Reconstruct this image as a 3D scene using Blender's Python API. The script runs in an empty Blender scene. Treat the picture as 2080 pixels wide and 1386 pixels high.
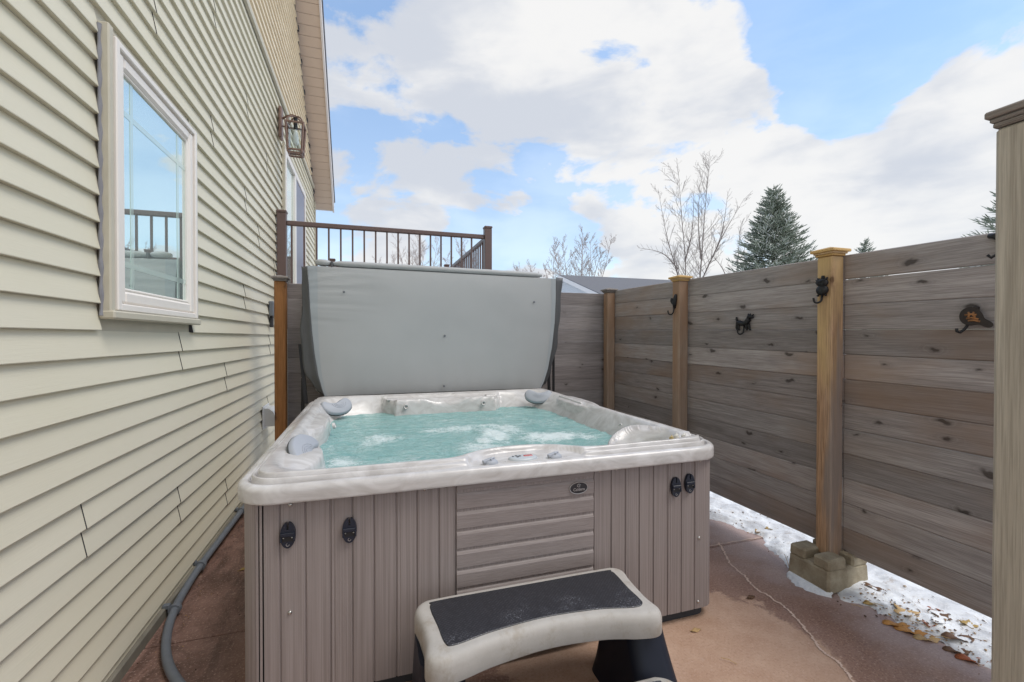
import bpy, bmesh, math, random
import numpy as np
from mathutils import Vector, Matrix, noise as mnoise
R = math.radians
SC = bpy.context.scene
COL = SC.collection
rng = random.Random(11)

# ------------------------------------------------------------------ camera, sky, sun, exposure
cam = bpy.data.cameras.new('camera'); cam.sensor_width = 36.0; cam.lens = 36.0 * 905 / 2080
cam.clip_start = 0.05; cam.clip_end = 3000
co = bpy.data.objects.new('camera', cam); COL.objects.link(co)
co.location = (0, 0, 1.36); co.rotation_euler = (R(90 - 0.512), 0, R(-17.882))
SC.camera = co
SC.view_settings.view_transform = 'Standard'; SC.view_settings.look = 'None'
SC.view_settings.exposure = 0.66; SC.view_settings.gamma = 1.0
SC.cycles.max_bounces = 8; SC.cycles.transparent_max_bounces = 24
SUN_EL, SUN_AZ = 60.0, 122.0            # azimuth clockwise from +Y

# ---- node helpers
def SK(x): return x.outputs[0] if hasattr(x, 'outputs') else x
def put(nt, sock, v):
    if v is None: return
    v = SK(v)
    if isinstance(v, bpy.types.NodeSocket): nt.links.new(v, sock)
    elif isinstance(v, (tuple, list)) and len(v) == 3 and sock.type == 'RGBA': sock.default_value = (*v, 1)
    else: sock.default_value = v
def node(nt, t, ins=None, **props):
    n = nt.nodes.new(t)
    for k, v in props.items(): setattr(n, k, v)
    for k, v in (ins or {}).items(): put(nt, n.inputs[k], v)
    return n
def M(nt, op, a, b=None, c=None, clamp=False):
    n = nt.nodes.new('ShaderNodeMath'); n.operation = op; n.use_clamp = clamp
    for i, v in enumerate((a, b, c)): put(nt, n.inputs[i], v)
    return n.outputs[0]
def VM(nt, op, a, b=None):
    n = nt.nodes.new('ShaderNodeVectorMath'); n.operation = op
    put(nt, n.inputs[0], a)
    if b is not None: put(nt, n.inputs[3] if op == 'SCALE' else n.inputs[1], b)
    return n.outputs['Value'] if op in ('DOT_PRODUCT', 'LENGTH', 'DISTANCE') else n.outputs[0]
def MIX(nt, f, a, b, mode='MIX'):
    n = nt.nodes.new('ShaderNodeMix'); n.data_type = 'RGBA'; n.blend_type = mode
    put(nt, n.inputs[0], f); put(nt, n.inputs[6], a); put(nt, n.inputs[7], b)
    return n.outputs[2]
def RAMP(nt, f, stops, interp='LINEAR'):
    n = nt.nodes.new('ShaderNodeValToRGB'); cr = n.color_ramp; cr.interpolation = interp
    while len(cr.elements) < len(stops): cr.elements.new(0.5)
    for e, (p, c) in zip(cr.elements, stops):
        e.position = p; e.color = (c, c, c, 1) if isinstance(c, (int, float)) else (*c, 1)
    put(nt, n.inputs[0], f); return n.outputs[0]
def SS(nt, x, a, b):                    # smoothstep
    n = nt.nodes.new('ShaderNodeMapRange'); n.interpolation_type = 'SMOOTHSTEP'
    put(nt, n.inputs[0], x); n.inputs[1].default_value = a; n.inputs[2].default_value = b
    return n.outputs[0]
def NOISE(nt, vec, scale, detail=4, rough=.55, dist=0.0):
    return node(nt, 'ShaderNodeTexNoise', {'Vector': vec, 'Scale': scale, 'Detail': detail, 'Roughness': rough, 'Distortion': dist}).outputs[0]
def MAPV(nt, vec, scale=(1, 1, 1), loc=(0, 0, 0)):
    return node(nt, 'ShaderNodeMapping', {'Vector': vec, 'Scale': scale, 'Location': loc}).outputs[0]

# ---- world: physical sky with broken cumulus
w = bpy.data.worlds.new('World'); SC.world = w; w.use_nodes = True
nt = w.node_tree; nt.nodes.clear()
sky = node(nt, 'ShaderNodeTexSky', sky_type='NISHITA', sun_disc=False, sun_elevation=R(SUN_EL), sun_rotation=R(SUN_AZ),
           air_density=1.0, dust_density=0.4, ozone_density=0.9)
skyc = MIX(nt, 1.0, sky, (1.0, 1.30, 1.42), 'MULTIPLY')      # clear cold winter blue
bg_sky = node(nt, 'ShaderNodeBackground', {'Color': skyc, 'Strength': 0.118})
D = node(nt, 'ShaderNodeTexCoord').outputs['Generated']
n1 = NOISE(nt, MAPV(nt, D, (1, 1, 2.0)), 4.2, 9, .56, .25)
n2 = NOISE(nt, MAPV(nt, D, (1, 1, 2.0), (3.1, 1.7, .4)), 2.2, 5, .5, .2)
n3 = NOISE(nt, MAPV(nt, D, (1, 1, 2.8), (5.1, 2.7, .9)), 5.0, 7, .55, .3)
blobs = [((-.04, .886, .461), .19, 1.0), ((.14, .84, .52), .21, 1.1), ((.335, .769, .545), .20, 1.15), ((.42, .74, .525), .16, 1.3), ((.52, .70, .49), .21, 1.15), ((.633, .639, .437), .14, .9),
         ((.24, .87, .42), .23, 1.1), ((.46, .79, .40), .25, 1.15), ((.633, .698, .33), .23, 1.15), ((.77, .57, .26), .21, 1.0), ((.86, .42, .28), .17, 1.05), ((.90, .38, .20), .22, .9),
         ((.10, .94, .30), .15, .6), ((.03, .985, .17), .16, .7), ((.32, .935, .15), .12, .7), ((.60, .79, .16), .22, .8), ((.99, .10, .2), .5, .7),
         ((.337, .73, .595), .10, -.6), ((.489, .657, .574), .11, -.7), ((.656, .561, .505), .21, -1.1), ((.782, .46, .421), .17, -1.1), ((.744, .543, .389), .10, -.8),
         ((.012, .916, .40), .09, -.6), ((.258, .938, .23), .16, -.7), ((.06, .95, .25), .10, -.4), ((.045, .832, .553), .09, -.35), ((.42, .87, .23), .10, -.35)]
acc = None
for v, r, wt in blobs:
    v = Vector(v).normalized()
    d = VM(nt, 'DISTANCE', VM(nt, 'NORMALIZE', D), tuple(v))
    g = M(nt, 'MULTIPLY', SS(nt, d, r * 1.35, 0.0), wt)
    acc = g if acc is None else M(nt, 'ADD', acc, g)
sep = node(nt, 'ShaderNodeSeparateXYZ', {0: D})
behind = SS(nt, sep.outputs[1], .25, -.5)           # more broken cloud away behind
acc = M(nt, 'ADD', M(nt, 'MINIMUM', M(nt, 'MULTIPLY', acc, .70), .82), M(nt, 'MULTIPLY', behind, .85))
dens = M(nt, 'ADD', acc, M(nt, 'MULTIPLY', M(nt, 'SUBTRACT', n1, .5), 2.9))
dens = M(nt, 'ADD', dens, M(nt, 'MULTIPLY', M(nt, 'SUBTRACT', n3, .5), .8))
veil = M(nt, 'ADD', .24, M(nt, 'MULTIPLY', SS(nt, sep.outputs[2], .60, .05), .36))
mask = M(nt, 'MAXIMUM', M(nt, 'MULTIPLY', SS(nt, dens, .28, .66), .97), veil)
shade = SS(nt, M(nt, 'ADD', n2, M(nt, 'MULTIPLY', n3, .55)), .66, .92)
ccol = MIX(nt, shade, (1.0, .99, .975), (.71, .745, .815))
bg_cl = node(nt, 'ShaderNodeBackground', {'Color': ccol, 'Strength': .595})
mixw = node(nt, 'ShaderNodeMixShader', {0: mask, 1: bg_sky, 2: bg_cl})
node(nt, 'ShaderNodeOutputWorld', {0: mixw})

sl = bpy.data.lights.new('sun', 'SUN'); sl.energy = 1.3; sl.angle = R(30); sl.color = (1.0, .945, .88)
so = bpy.data.objects.new('sun', sl); COL.objects.link(so)
sd = Vector((math.sin(R(SUN_AZ)) * math.cos(R(SUN_EL)), math.cos(R(SUN_AZ)) * math.cos(R(SUN_EL)), math.sin(R(SUN_EL))))
so.rotation_euler = sd.to_track_quat('Z', 'Y').to_euler(); so.location = (0, 0, 30)

# ------------------------------------------------------------------ materials
MATS = {}
def newmat(name):
    m = bpy.data.materials.new(name); m.use_nodes = True; MATS[name] = m
    t = m.node_tree; t.nodes.clear()
    out = node(t, 'ShaderNodeOutputMaterial'); b = node(t, 'ShaderNodeBsdfPrincipled')
    t.links.new(b.outputs[0], out.inputs[0])
    return m, t, b
def setb(t, b, **k):
    nm = dict(col='Base Color', rough='Roughness', metal='Metallic', spec='Specular IOR Level', trans='Transmission Weight', ior='IOR', coat='Coat Weight',
              coatr='Coat Roughness', normal='Normal', alpha='Alpha', sss='Subsurface Weight', emis='Emission Color', emiss='Emission Strength')
    for kk, v in k.items(): put(t, b.inputs[nm[kk]], v)
def bump(t, h, strength=.3, dist=.01):
    return node(t, 'ShaderNodeBump', {'Strength': strength, 'Distance': dist, 'Height': h})
def OBJ(t): return node(t, 'ShaderNodeTexCoord').outputs['Object']
def RPI(t): return node(t, 'ShaderNodeNewGeometry').outputs['Random Per Island']
def plain(name, col, rough=.5, metal=0, spec=.5, var=.12, vs=8, bmp=0, bs=200):
    m, t, b = newmat(name); o = OBJ(t)
    n = NOISE(t, o, vs, 5)
    c = MIX(t, n, tuple(x * (1 - var) for x in col), tuple(min(1, x * (1 + var)) for x in col))
    setb(t, b, col=c, rough=M(t, 'ADD', rough - .06, M(t, 'MULTIPLY', n, .12)), metal=metal, spec=spec)
    if bmp: setb(t, b, normal=bump(t, NOISE(t, o, bs, 3), bmp, .002))
    return m
def wood(name, axis, dark, light, knot=(.05, .03, .02), vary=.35, warm=None, knots=True, grain=1.0, rough=.75, kscale=1.0, grey=None, flat=None):
    m, t, b = newmat(name); o = OBJ(t); r = RPI(t)
    off = node(t, 'ShaderNodeCombineXYZ', {0: M(t, 'MULTIPLY', r, 17.3), 1: M(t, 'MULTIPLY', r, 31.7), 2: M(t, 'MULTIPLY', r, 11.9)})
    p = VM(t, 'ADD', o, off)
    def sc(a, c):
        s = [c, c, c]; s[axis] = a; return MAPV(t, p, tuple(s))
    warp = NOISE(t, sc(1.6, 5), 1, 3)
    g1 = NOISE(t, sc(.9, 22), 1, 6, .6, .9)
    g2 = NOISE(t, sc(7, 330), 1, 3, .6)
    g3 = NOISE(t, sc(1.2, 3.0), 1, 4, .55)
    base = MIX(t, RAMP(t, g1, [(.22, 0.0), (.80, 1.0)]), dark, light)
    base = MIX(t, M(t, 'MULTIPLY', RAMP(t, g2, [(.38, 1.0), (.6, 0.0)]), .45 * grain), base, tuple(x * .45 for x in dark))
    if warm: base = MIX(t, M(t, 'MULTIPLY', RAMP(t, g3, [(.48, 0.0), (.68, 1.0)]), .75), base, warm)
    if grey: base = MIX(t, M(t, 'MULTIPLY', RAMP(t, NOISE(t, sc(.7, 9), 1, 3), [(.5, 0.0), (.62, 1.0)]), .8), base, grey)
    hsv = node(t, 'ShaderNodeHueSaturation', {'Color': base, 'Value': M(t, 'ADD', 1 - vary * .5, M(t, 'MULTIPLY', r, vary)), 'Saturation': M(t, 'ADD', .75, M(t, 'MULTIPLY', M(t, 'FRACT', M(t, 'MULTIPLY', r, 7.77)), .5))})
    col = hsv.outputs[0]
    h = M(t, 'ADD', M(t, 'MULTIPLY', g2, .6), M(t, 'MULTIPLY', g1, .6))
    if knots:
        fl = flat if flat is not None else (0 if axis == 2 else 3 - axis - 2); oth = 3 - axis - fl
        warpv = VM(t, 'ADD', p, VM(t, 'SCALE', node(t, 'ShaderNodeTexNoise', {'Vector': p, 'Scale': 16.0}).outputs[1], .055))
        sx = node(t, 'ShaderNodeSeparateXYZ', {0: warpv}).outputs
        kv = node(t, 'ShaderNodeCombineXYZ', {0: M(t, 'MULTIPLY', sx[axis], 3.4 * kscale), 1: M(t, 'MULTIPLY', M(t, 'ADD', sx[oth], sx[fl] if axis == 2 else 0.0), 7.5 * kscale)}).outputs[0]
        vo = node(t, 'ShaderNodeTexVoronoi', {'Vector': kv, 'Scale': 1.0, 'Randomness': 1.0}, voronoi_dimensions='2D')
        gate = SS(t, node(t, 'ShaderNodeSeparateColor', {0: vo.outputs['Color']}).outputs[0], .54, .60)
        d = vo.outputs['Distance']
        d = M(t, 'ADD', d, M(t, 'MULTIPLY', node(t, 'ShaderNodeSeparateColor', {0: vo.outputs['Color']}).outputs[1], .075))
        core = M(t, 'MULTIPLY', SS(t, d, .135, .07), gate)
        halo = M(t, 'MULTIPLY', SS(t, d, .34, .10), gate)
        ring = M(t, 'MULTIPLY', halo, M(t, 'SINE', M(t, 'MULTIPLY', d, 85)))
        col = MIX(t, M(t, 'MULTIPLY', halo, .30), col, tuple(x * .55 for x in dark))
        col = MIX(t, M(t, 'MULTIPLY', M(t, 'MAXIMUM', ring, 0.0), .08), col, tuple(x * 1.4 for x in light))
        col = MIX(t, M(t, 'MULTIPLY', core, .72), col, knot)
    setb(t, b, col=col, rough=rough, spec=.25, normal=bump(t, h, .55, .0035))
    return m

def lin(r, g, b):
    f = lambda c: ((c / 255 + .055) / 1.055) ** 2.4 if c > 10 else c / 255 / 12.92
    return (f(r), f(g), f(b))

# vinyl siding with embossed grain
def siding_mat(name, col, dirt):
    m, t, b = newmat(name); o = OBJ(t)
    g = NOISE(t, MAPV(t, o, (1, 9, 190)), 1, 3, .6, .6)
    big = NOISE(t, MAPV(t, o, (1, .8, 1.6)), 1.3, 5)
    c = MIX(t, RAMP(t, big, [(.35, 0.0), (.7, .55)]), col, dirt)
    c = MIX(t, M(t, 'MULTIPLY', RPI(t), .35), c, tuple(x * .90 for x in col))
    setb(t, b, col=c, rough=.46, spec=.35, normal=bump(t, g, .20, .0025))
    return m
siding_mat('vinyl_siding', (.69, .643, .508), (.64, .595, .44))
siding_mat('upper_siding', (.80, .69, .51), (.68, .55, .37))
plain('casing_tan', (.52, .48, .38), .5)
plain('foundation', (.20, .18, .14), .85, var=.4, vs=12)
plain('vinyl_white', (.80, .745, .68), .38, var=.03)
plain('soffit_tan', (.60, .47, .37), .55, var=.05)
plain('fascia_white', (.72, .68, .66), .5, var=.05)
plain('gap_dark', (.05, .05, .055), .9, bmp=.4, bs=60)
plain('caulk_grey', (.24, .24, .26), .9, bmp=.4, bs=60)
plain('door_grey', (.20, .20, .26), .4)
plain('roof_shingle', (.17, .17, .18), .95, var=.45, vs=40, bmp=.5, bs=60)

m, t, b = newmat('window_glass')
setb(t, b, col=(.74, .86, .82), rough=.012, metal=.82, spec=1.0)
m, t, b = newmat('grille_in_glass')
setb(t, b, col=(.62, .74, .68), rough=.03, metal=.45, spec=.9)
m, t, b = newmat('lamp_glass')
setb(t, b, col=(.9, .95, .95), rough=.03, trans=1.0, ior=1.1)
plain('bulb_glass', (.75, .75, .72), .1)
plain('bronze', (.23, .15, .12), .42, metal=.55, var=.35, vs=30)
plain('rail_brown', (.135, .088, .078), .45, var=.10)
plain('deck_board', (.20, .15, .12), .7, var=.3)
plain('pvc_grey', (.155, .17, .19), .42, var=.22, vs=20)
plain('pvc_white', (.68, .69, .69), .4, var=.05)
plain('black_metal', (.012, .012, .014), .5, spec=.5)
plain('iron_black', (.014, .014, .015), .5, metal=.2, var=.5, vs=80, bmp=.4, bs=400)
m, t, b = newmat('iron_rust'); o = OBJ(t)
setb(t, b, col=MIX(t, RAMP(t, NOISE(t, o, 45, 5), [(.30, 0.0), (.55, 1.0)]), (.08, .045, .025), (.36, .165, .06)), rough=.8, normal=bump(t, NOISE(t, o, 300, 3), .5, .002))
plain('iron_dark_brown', (.030, .022, .018), .7, var=.5, vs=60, bmp=.4, bs=300)
plain('steel', (.55, .54, .52), .28, metal=1.0)

# fence woods
wood('fence_side', 1, (.250, .223, .213), (.475, .440, .428), (.020, .012, .008), .50, warm=(.285, .215, .172), kscale=1.0, flat=0)
wood('fence_back', 0, (0.259, 0.233, 0.226), (0.396, 0.363, 0.354), (.05, .035, .03), .32, flat=1)
wood('post_orange', 2, (.42, .245, .135), (.66, .46, .31), (.06, .02, .01), .18, warm=(.60, .43, .20), grey=(.27, .235, .215), grain=1.7, kscale=.9, flat=1)
wood('post_cedar', 2, (.20, .085, .028), (.40, .19, .075), (.05, .02, .01), .15, grain=.9, kscale=.6)
wood('post_brown', 2, (.29, .205, .145), (.45, .355, .28), (.07, .035, .02), .2, warm=(.32, .18, .10), grain=.9)
wood('post_grey', 2, (.38, .335, .275), (.60, .555, .475), (.09, .055, .035), .15, grain=.8, kscale=.8)
wood('cap_pine', 1, (.48, .29, .105), (.72, .50, .235), vary=.2, knots=False, grain=.5)
wood('cap_grey', 1, (.17, .145, .13), (.36, .32, .29), vary=.25, knots=False)

# tub
m, t, b = newmat('cabinet_panel'); o = OBJ(t)
g = NOISE(t, MAPV(t, o, (170, 170, 1.5)), 1, 4, .65)
g2 = NOISE(t, MAPV(t, o, (14, 14, .8)), 1, 3)
c = MIX(t, RAMP(t, g, [(.35, 0.0), (.65, 1.0)]), (0.250, 0.210, 0.199), (0.348, 0.301, 0.290))
c = MIX(t, M(t, 'MULTIPLY', g2, .35), c, (0.232, 0.189, 0.173))
setb(t, b, col=c, rough=.52, spec=.4, normal=bump(t, g, .35, .002))
m, t, b = newmat('cabinet_louver'); o = OBJ(t)
g = NOISE(t, MAPV(t, o, (9, 9, 260)), 1, 4, .6, 1.2)
c = MIX(t, RAMP(t, g, [(.35, 0.0), (.65, 1.0)]), (0.262, 0.221, 0.210), (0.336, 0.290, 0.279))
setb(t, b, col=c, rough=.5, spec=.4, normal=bump(t, g, .4, .002))
m, t, b = newmat('acrylic_shell'); o = OBJ(t)
swirl = NOISE(t, MAPV(t, o, (1, 1, 1.6)), 5.5, 5, .55, 2.2)
c = MIX(t, RAMP(t, swirl, [(.36, 0.0), (.66, 1.0)]), (.50, .475, .458), (.665, .645, .635))
c = MIX(t, M(t, 'MULTIPLY', RAMP(t, NOISE(t, MAPV(t, o, (60, 60, 4)), 1, 4, .7), [(.5, 0.0), (.72, 1.0)]), .10), c, (.52, .49, .47))
setb(t, b, col=c, rough=.20, spec=.5, coat=.12, coatr=.1)
plain('pillow_grey', (.375, .395, .435), .55, var=.06)
plain('pillow_dark', (.07, .075, .08), .6)
plain('panel_grey', (.46, .49, .51), .35, var=.03)
m, t, b = newmat('display_red')
setb(t, b, col=(.22, .03, .04), rough=.15, emis=(1, .08, .08), emiss=.12)
plain('button_dark', (.06, .06, .065), .4)
plain('badge_dark', (.045, .045, .05), .35, metal=.4)
plain('badge_silver', (.62, .62, .62), .3, metal=.8)
plain('latch_navy', (.010, .014, .028), .42)
m, t, b = newmat('tub_water'); o = OBJ(t)
geo = node(t, 'ShaderNodeNewGeometry')
fo = node(t, 'ShaderNodeAttribute', attribute_name='foam').outputs['Fac']
fn = NOISE(t, o, 34, 7, .68, 1.6); fn2 = NOISE(t, MAPV(t, o, (1, 1.5, 1)), 9, 6, .6, 1.2)
foam = SS(t, M(t, 'ADD', fo, M(t, 'ADD', M(t, 'MULTIPLY', M(t, 'SUBTRACT', fn, .5), 1.1), M(t, 'MULTIPLY', M(t, 'SUBTRACT', fn2, .5), .9))),   .12, .74)
c = MIX(t, RAMP(t, fn2, [(.3, 0.0), (.75, 1.0)]), (.29, .565, .55), (.52, .76, .74))
c = MIX(t, foam, c, (.80, .90, .89))
rip = M(t, 'ADD', NOISE(t, MAPV(t, o, (1, 1.6, 1)), 22, 5, .6, 1.0), M(t, 'ADD', M(t, 'MULTIPLY', NOISE(t, o, 62, 4, .65, 1.2), .5), M(t, 'MULTIPLY', NOISE(t, o, 150, 3, .6, .6), .18)))
tr = node(t, 'ShaderNodeBsdfTransparent', {0: (.42, .80, .77)})
mx = node(t, 'ShaderNodeMixShader', {0: M(t, 'MULTIPLY', M(t, 'SUBTRACT', 1.0, foam), .20), 1: b, 2: tr})
t.links.new(mx.outputs[0], [q_ for q_ in t.nodes if q_.type == 'OUTPUT_MATERIAL'][0].inputs[0])
setb(t, b, col=c, rough=M(t, 'ADD', .03, M(t, 'MULTIPLY', foam, .5)), spec=.5, ior=1.33, sss=.0, normal=bump(t, rip, .75, .035))

m, t, b = newmat('cover_vinyl'); o = OBJ(t)
n = NOISE(t, o, 2.2, 5); wv = NOISE(t, MAPV(t, o, (3.0, 3, 26)), 1, 4, .55, 1.0)
left = SS(t, node(t, 'ShaderNodeSeparateXYZ', {0: o}).outputs[0], -.45, -1.0)
c = MIX(t, n, (.385, .396, .402), (.452, .461, .464))
setb(t, b, col=c, rough=.50, spec=.4, normal=bump(t, M(t, 'ADD', M(t, 'MULTIPLY', wv, M(t, 'MULTIPLY', M(t, 'MULTIPLY', left, .40), SS(t, node(t, 'ShaderNodeSeparateXYZ', {0: o}).outputs[2], .50, 1.0))), M(t, 'MULTIPLY', NOISE(t, o, 900, 2), .05)), .55, .02))
plain('cover_binding', (0.366, 0.394, 0.414), .5, var=.08)
m, t, b = newmat('cover_skirt'); o = OBJ(t)
setb(t, b, col=MIX(t, NOISE(t, o, 5, 4), (.060, .062, .066), (.115, .118, .122)), rough=.5, normal=bump(t, NOISE(t, MAPV(t, o, (14, 14, 3)), 1, 3), .4, .02))

# step
m, t, b = newmat('step_plastic'); o = OBJ(t)
n = NOISE(t, o, 14, 7, .65); up = node(t, 'ShaderNodeSeparateXYZ', {0: node(t, 'ShaderNodeNewGeometry').outputs['Normal']}).outputs[2]
stain = SS(t, NOISE(t, o, 11, 9, .74, .15), .50, .64)
c = MIX(t, n, (.37, .345, .315), (.53, .505, .475))
c = MIX(t, M(t, 'MULTIPLY', stain, .5), c, (.32, .27, .21))
setb(t, b, col=c, rough=.6, spec=.3, normal=bump(t, NOISE(t, o, 160, 3), .15, .002))
m, t, b = newmat('mat_black'); o = OBJ(t)
sx = MAPV(t, o, (1, 1, 1))
rot = node(t, 'ShaderNodeMapping', {'Vector': o, 'Rotation': (0, 0, R(45)), 'Scale': (105, 105, 1)})
ch = node(t, 'ShaderNodeTexVoronoi', {'Vector': rot, 'Scale': 1.0, 'Randomness': .05}, distance='CHEBYCHEV')
sp = NOISE(t, o, 210, 2, .7)
fr = SS(t, M(t, 'ADD', NOISE(t, o, 8, 4), M(t, 'MULTIPLY', M(t, 'SUBTRACT', .07, node(t, 'ShaderNodeSeparateXYZ', {0: o}).outputs[1]), 1.6)), .42, .70)
speck = M(t, 'MULTIPLY', SS(t, sp, .56, .66), fr)
c = MIX(t, SS(t, ch.outputs['Distance'], .22, .46), (.075, .078, .092), (.012, .012, .016))
c = MIX(t, M(t, 'MULTIPLY', speck, .8), c, (.30, .31, .35))
setb(t, b, col=c, rough=.42, normal=bump(t, ch.outputs['Distance'], -.8, .006))
plain('leg_navy', (.010, .013, .024), .42, spec=.3, var=.3, vs=4)

# ground
m, t, b = newmat('concrete_block'); o = OBJ(t)
n = NOISE(t, o, 9, 7, .65); s2 = NOISE(t, o, 160, 3, .7)
c = MIX(t, RAMP(t, n, [(.35, 0.0), (.65, 1.0)]), (.25, .205, .14), (.44, .385, .285))
c = MIX(t, M(t, 'MULTIPLY', SS(t, s2, .58, .72), .4), c, (.50, .45, .36))
setb(t, b, col=c, rough=.9, spec=.2, normal=bump(t, M(t, 'ADD', s2, M(t, 'MULTIPLY', n, .8)), .6, .006))

m, t, b = newmat('painted_concrete'); o = OBJ(t)
sp = node(t, 'ShaderNodeSeparateXYZ', {0: o})
big = NOISE(t, o, 2.6, 7, .62, .5); med = NOISE(t, o, 13, 8, .7, .5); fine = NOISE(t, o, 95, 3, .8)
wet = MIX(t, RAMP(t, big, [(.34, 0.0), (.68, 1.0)]), (0.244, 0.135, 0.095), (0.381, 0.244, 0.188))
wet = MIX(t, M(t, 'MULTIPLY', RAMP(t, med, [(.45, 0.0), (.75, 1.0)]), .45), wet, (.36, .22, .175))
dry = MIX(t, RAMP(t, NOISE(t, o, 6, 8, .7), [(.34, 0.0), (.68, 1.0)]), (0.450, 0.281, 0.194), (0.569, 0.388, 0.285))
dry = MIX(t, M(t, 'MULTIPLY', SS(t, fine, .46, .34), .35), dry, (.22, .12, .075))
# dry worn patch: an irregular outline next to the tub's right front corner and in front of the step
dx = M(t, 'DIVIDE', M(t, 'SUBTRACT', sp.outputs[0], 1.20), .70); dy = M(t, 'DIVIDE', M(t, 'SUBTRACT', sp.outputs[1], 1.55), .62)
dd = M(t, 'ADD', M(t, 'MULTIPLY', dx, dx), M(t, 'MULTIPLY', dy, dy))
dd = M(t, 'ADD', dd, M(t, 'MULTIPLY', M(t, 'SUBTRACT', NOISE(t, o, 5.5, 9, .74, .4), .5), 1.3))
patch = SS(t, dd, 1.10, .98)
wet = MIX(t, M(t, 'MULTIPLY', SS(t, fine, .47, .36), .55), wet, (.13, .06, .04))
c = MIX(t, patch, wet, dry)
# dark dirt along the house
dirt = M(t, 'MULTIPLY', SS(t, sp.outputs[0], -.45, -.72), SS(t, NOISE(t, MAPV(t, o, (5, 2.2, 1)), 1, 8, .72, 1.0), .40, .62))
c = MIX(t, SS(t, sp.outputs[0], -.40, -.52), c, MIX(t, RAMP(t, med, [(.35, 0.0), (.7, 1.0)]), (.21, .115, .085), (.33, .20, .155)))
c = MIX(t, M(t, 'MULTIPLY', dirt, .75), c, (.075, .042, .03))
# light worn speckle, frost dust near the snow
c = MIX(t, M(t, 'MULTIPLY', SS(t, fine, .55, .68), .75), c, (.58, .41, .33))
frost = M(t, 'MULTIPLY', SS(t, M(t, 'ADD', sp.outputs[0], M(t, 'MULTIPLY', M(t, 'SUBTRACT', NOISE(t, o, 4, 6, .6), .5), 1.0)), 1.95, 2.45), .42)
c = MIX(t, frost, c, (.52, .43, .42))
blot = SS(t, node(t, 'ShaderNodeTexVoronoi', {'Vector': VM(t, 'ADD', o, VM(t, 'SCALE', node(t, 'ShaderNodeTexNoise', {'Vector': o, 'Scale': 30.0}).outputs[1], .03)), 'Scale': 7.0}).outputs['Distance'], .09, .05)
c = MIX(t, M(t, 'MULTIPLY', blot, .45), c, (.50, .35, .27))
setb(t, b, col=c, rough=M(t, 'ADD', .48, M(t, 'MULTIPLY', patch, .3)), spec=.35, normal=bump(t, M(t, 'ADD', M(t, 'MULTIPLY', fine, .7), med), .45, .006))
plain('worn_concrete', (.66, .49, .39), .85, var=.25, vs=40, bmp=.4, bs=150)
plain('joint_dark', (.10, .06, .045), .9)
m, t, b = newmat('snow'); o = OBJ(t)
n = NOISE(t, o, 9, 8, .66, .6); gr = NOISE(t, o, 120, 4, .7)
c = MIX(t, RAMP(t, n, [(.36, 0.0), (.58, 1.0)]), (.60, .61, .63), (.87, .885, .90))
c = MIX(t, M(t, 'MULTIPLY', SS(t, NOISE(t, o, 16, 8, .72, .5), .57, .66), .55), c, (.44, .36, .30))
c = MIX(t, M(t, 'MULTIPLY', SS(t, NOISE(t, o, 75, 4, .7), .67, .73), .8), c, (.14, .09, .055))
setb(t, b, col=c, rough=.6, spec=.4, normal=bump(t, M(t, 'ADD', n, M(t, 'MULTIPLY', gr, .4)), .6, .02))
m, t, b = newmat('snowy_lawn'); o = OBJ(t)
c = MIX(t, SS(t, NOISE(t, o, .6, 7, .6), .56, .68), (.82, .84, .86), (.20, .17, .09))
setb(t, b, col=c, rough=.8)

# plants
m, t, b = newmat('bark_grey'); o = OBJ(t)
setb(t, b, col=MIX(t, NOISE(t, o, 6, 5), (.15, .12, .105), (.30, .255, .23)), rough=.9)
m, t, b = newmat('bark_far'); o = OBJ(t)
setb(t, b, col=MIX(t, NOISE(t, o, 3, 4), (.36, .29, .26), (.52, .44, .40)), rough=.9)
m, t, b = newmat('needles'); o = OBJ(t); r = RPI(t)
c = RAMP(t, r, [(.0, (.11, .135, .095)), (.35, (.21, .24, .185)), (.7, (.34, .37, .30)), (.9, (.44, .46, .41)), (1.0, (.70, .71, .69))])
setb(t, b, col=c, rough=.75, spec=.2)
for nm, cc in (('leaf_orange', (.55, .26, .07)), ('leaf_tan', (.50, .33, .15)), ('leaf_brown', (.13, .065, .03)), ('leaf_red', (.34, .085, .02)), ('leaf_yellow', (.42, .28, .09))):
    plain(nm, cc, .65, var=.35, vs=40)
m, t, b = newmat('litter')
setb(t, b, col=RAMP(t, RPI(t), [(0, (.05, .03, .02)), (.5, (.20, .11, .06)), (1, (.45, .29, .14))]), rough=.9)
plain('paper_white', (.82, .82, .82), .5)
plain('grey_siding', (.62, .63, .65), .6)
plain('shell_white', (.72, .69, .62), .35)
plain('shell_amber', (.50, .38, .16), .35)

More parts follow.
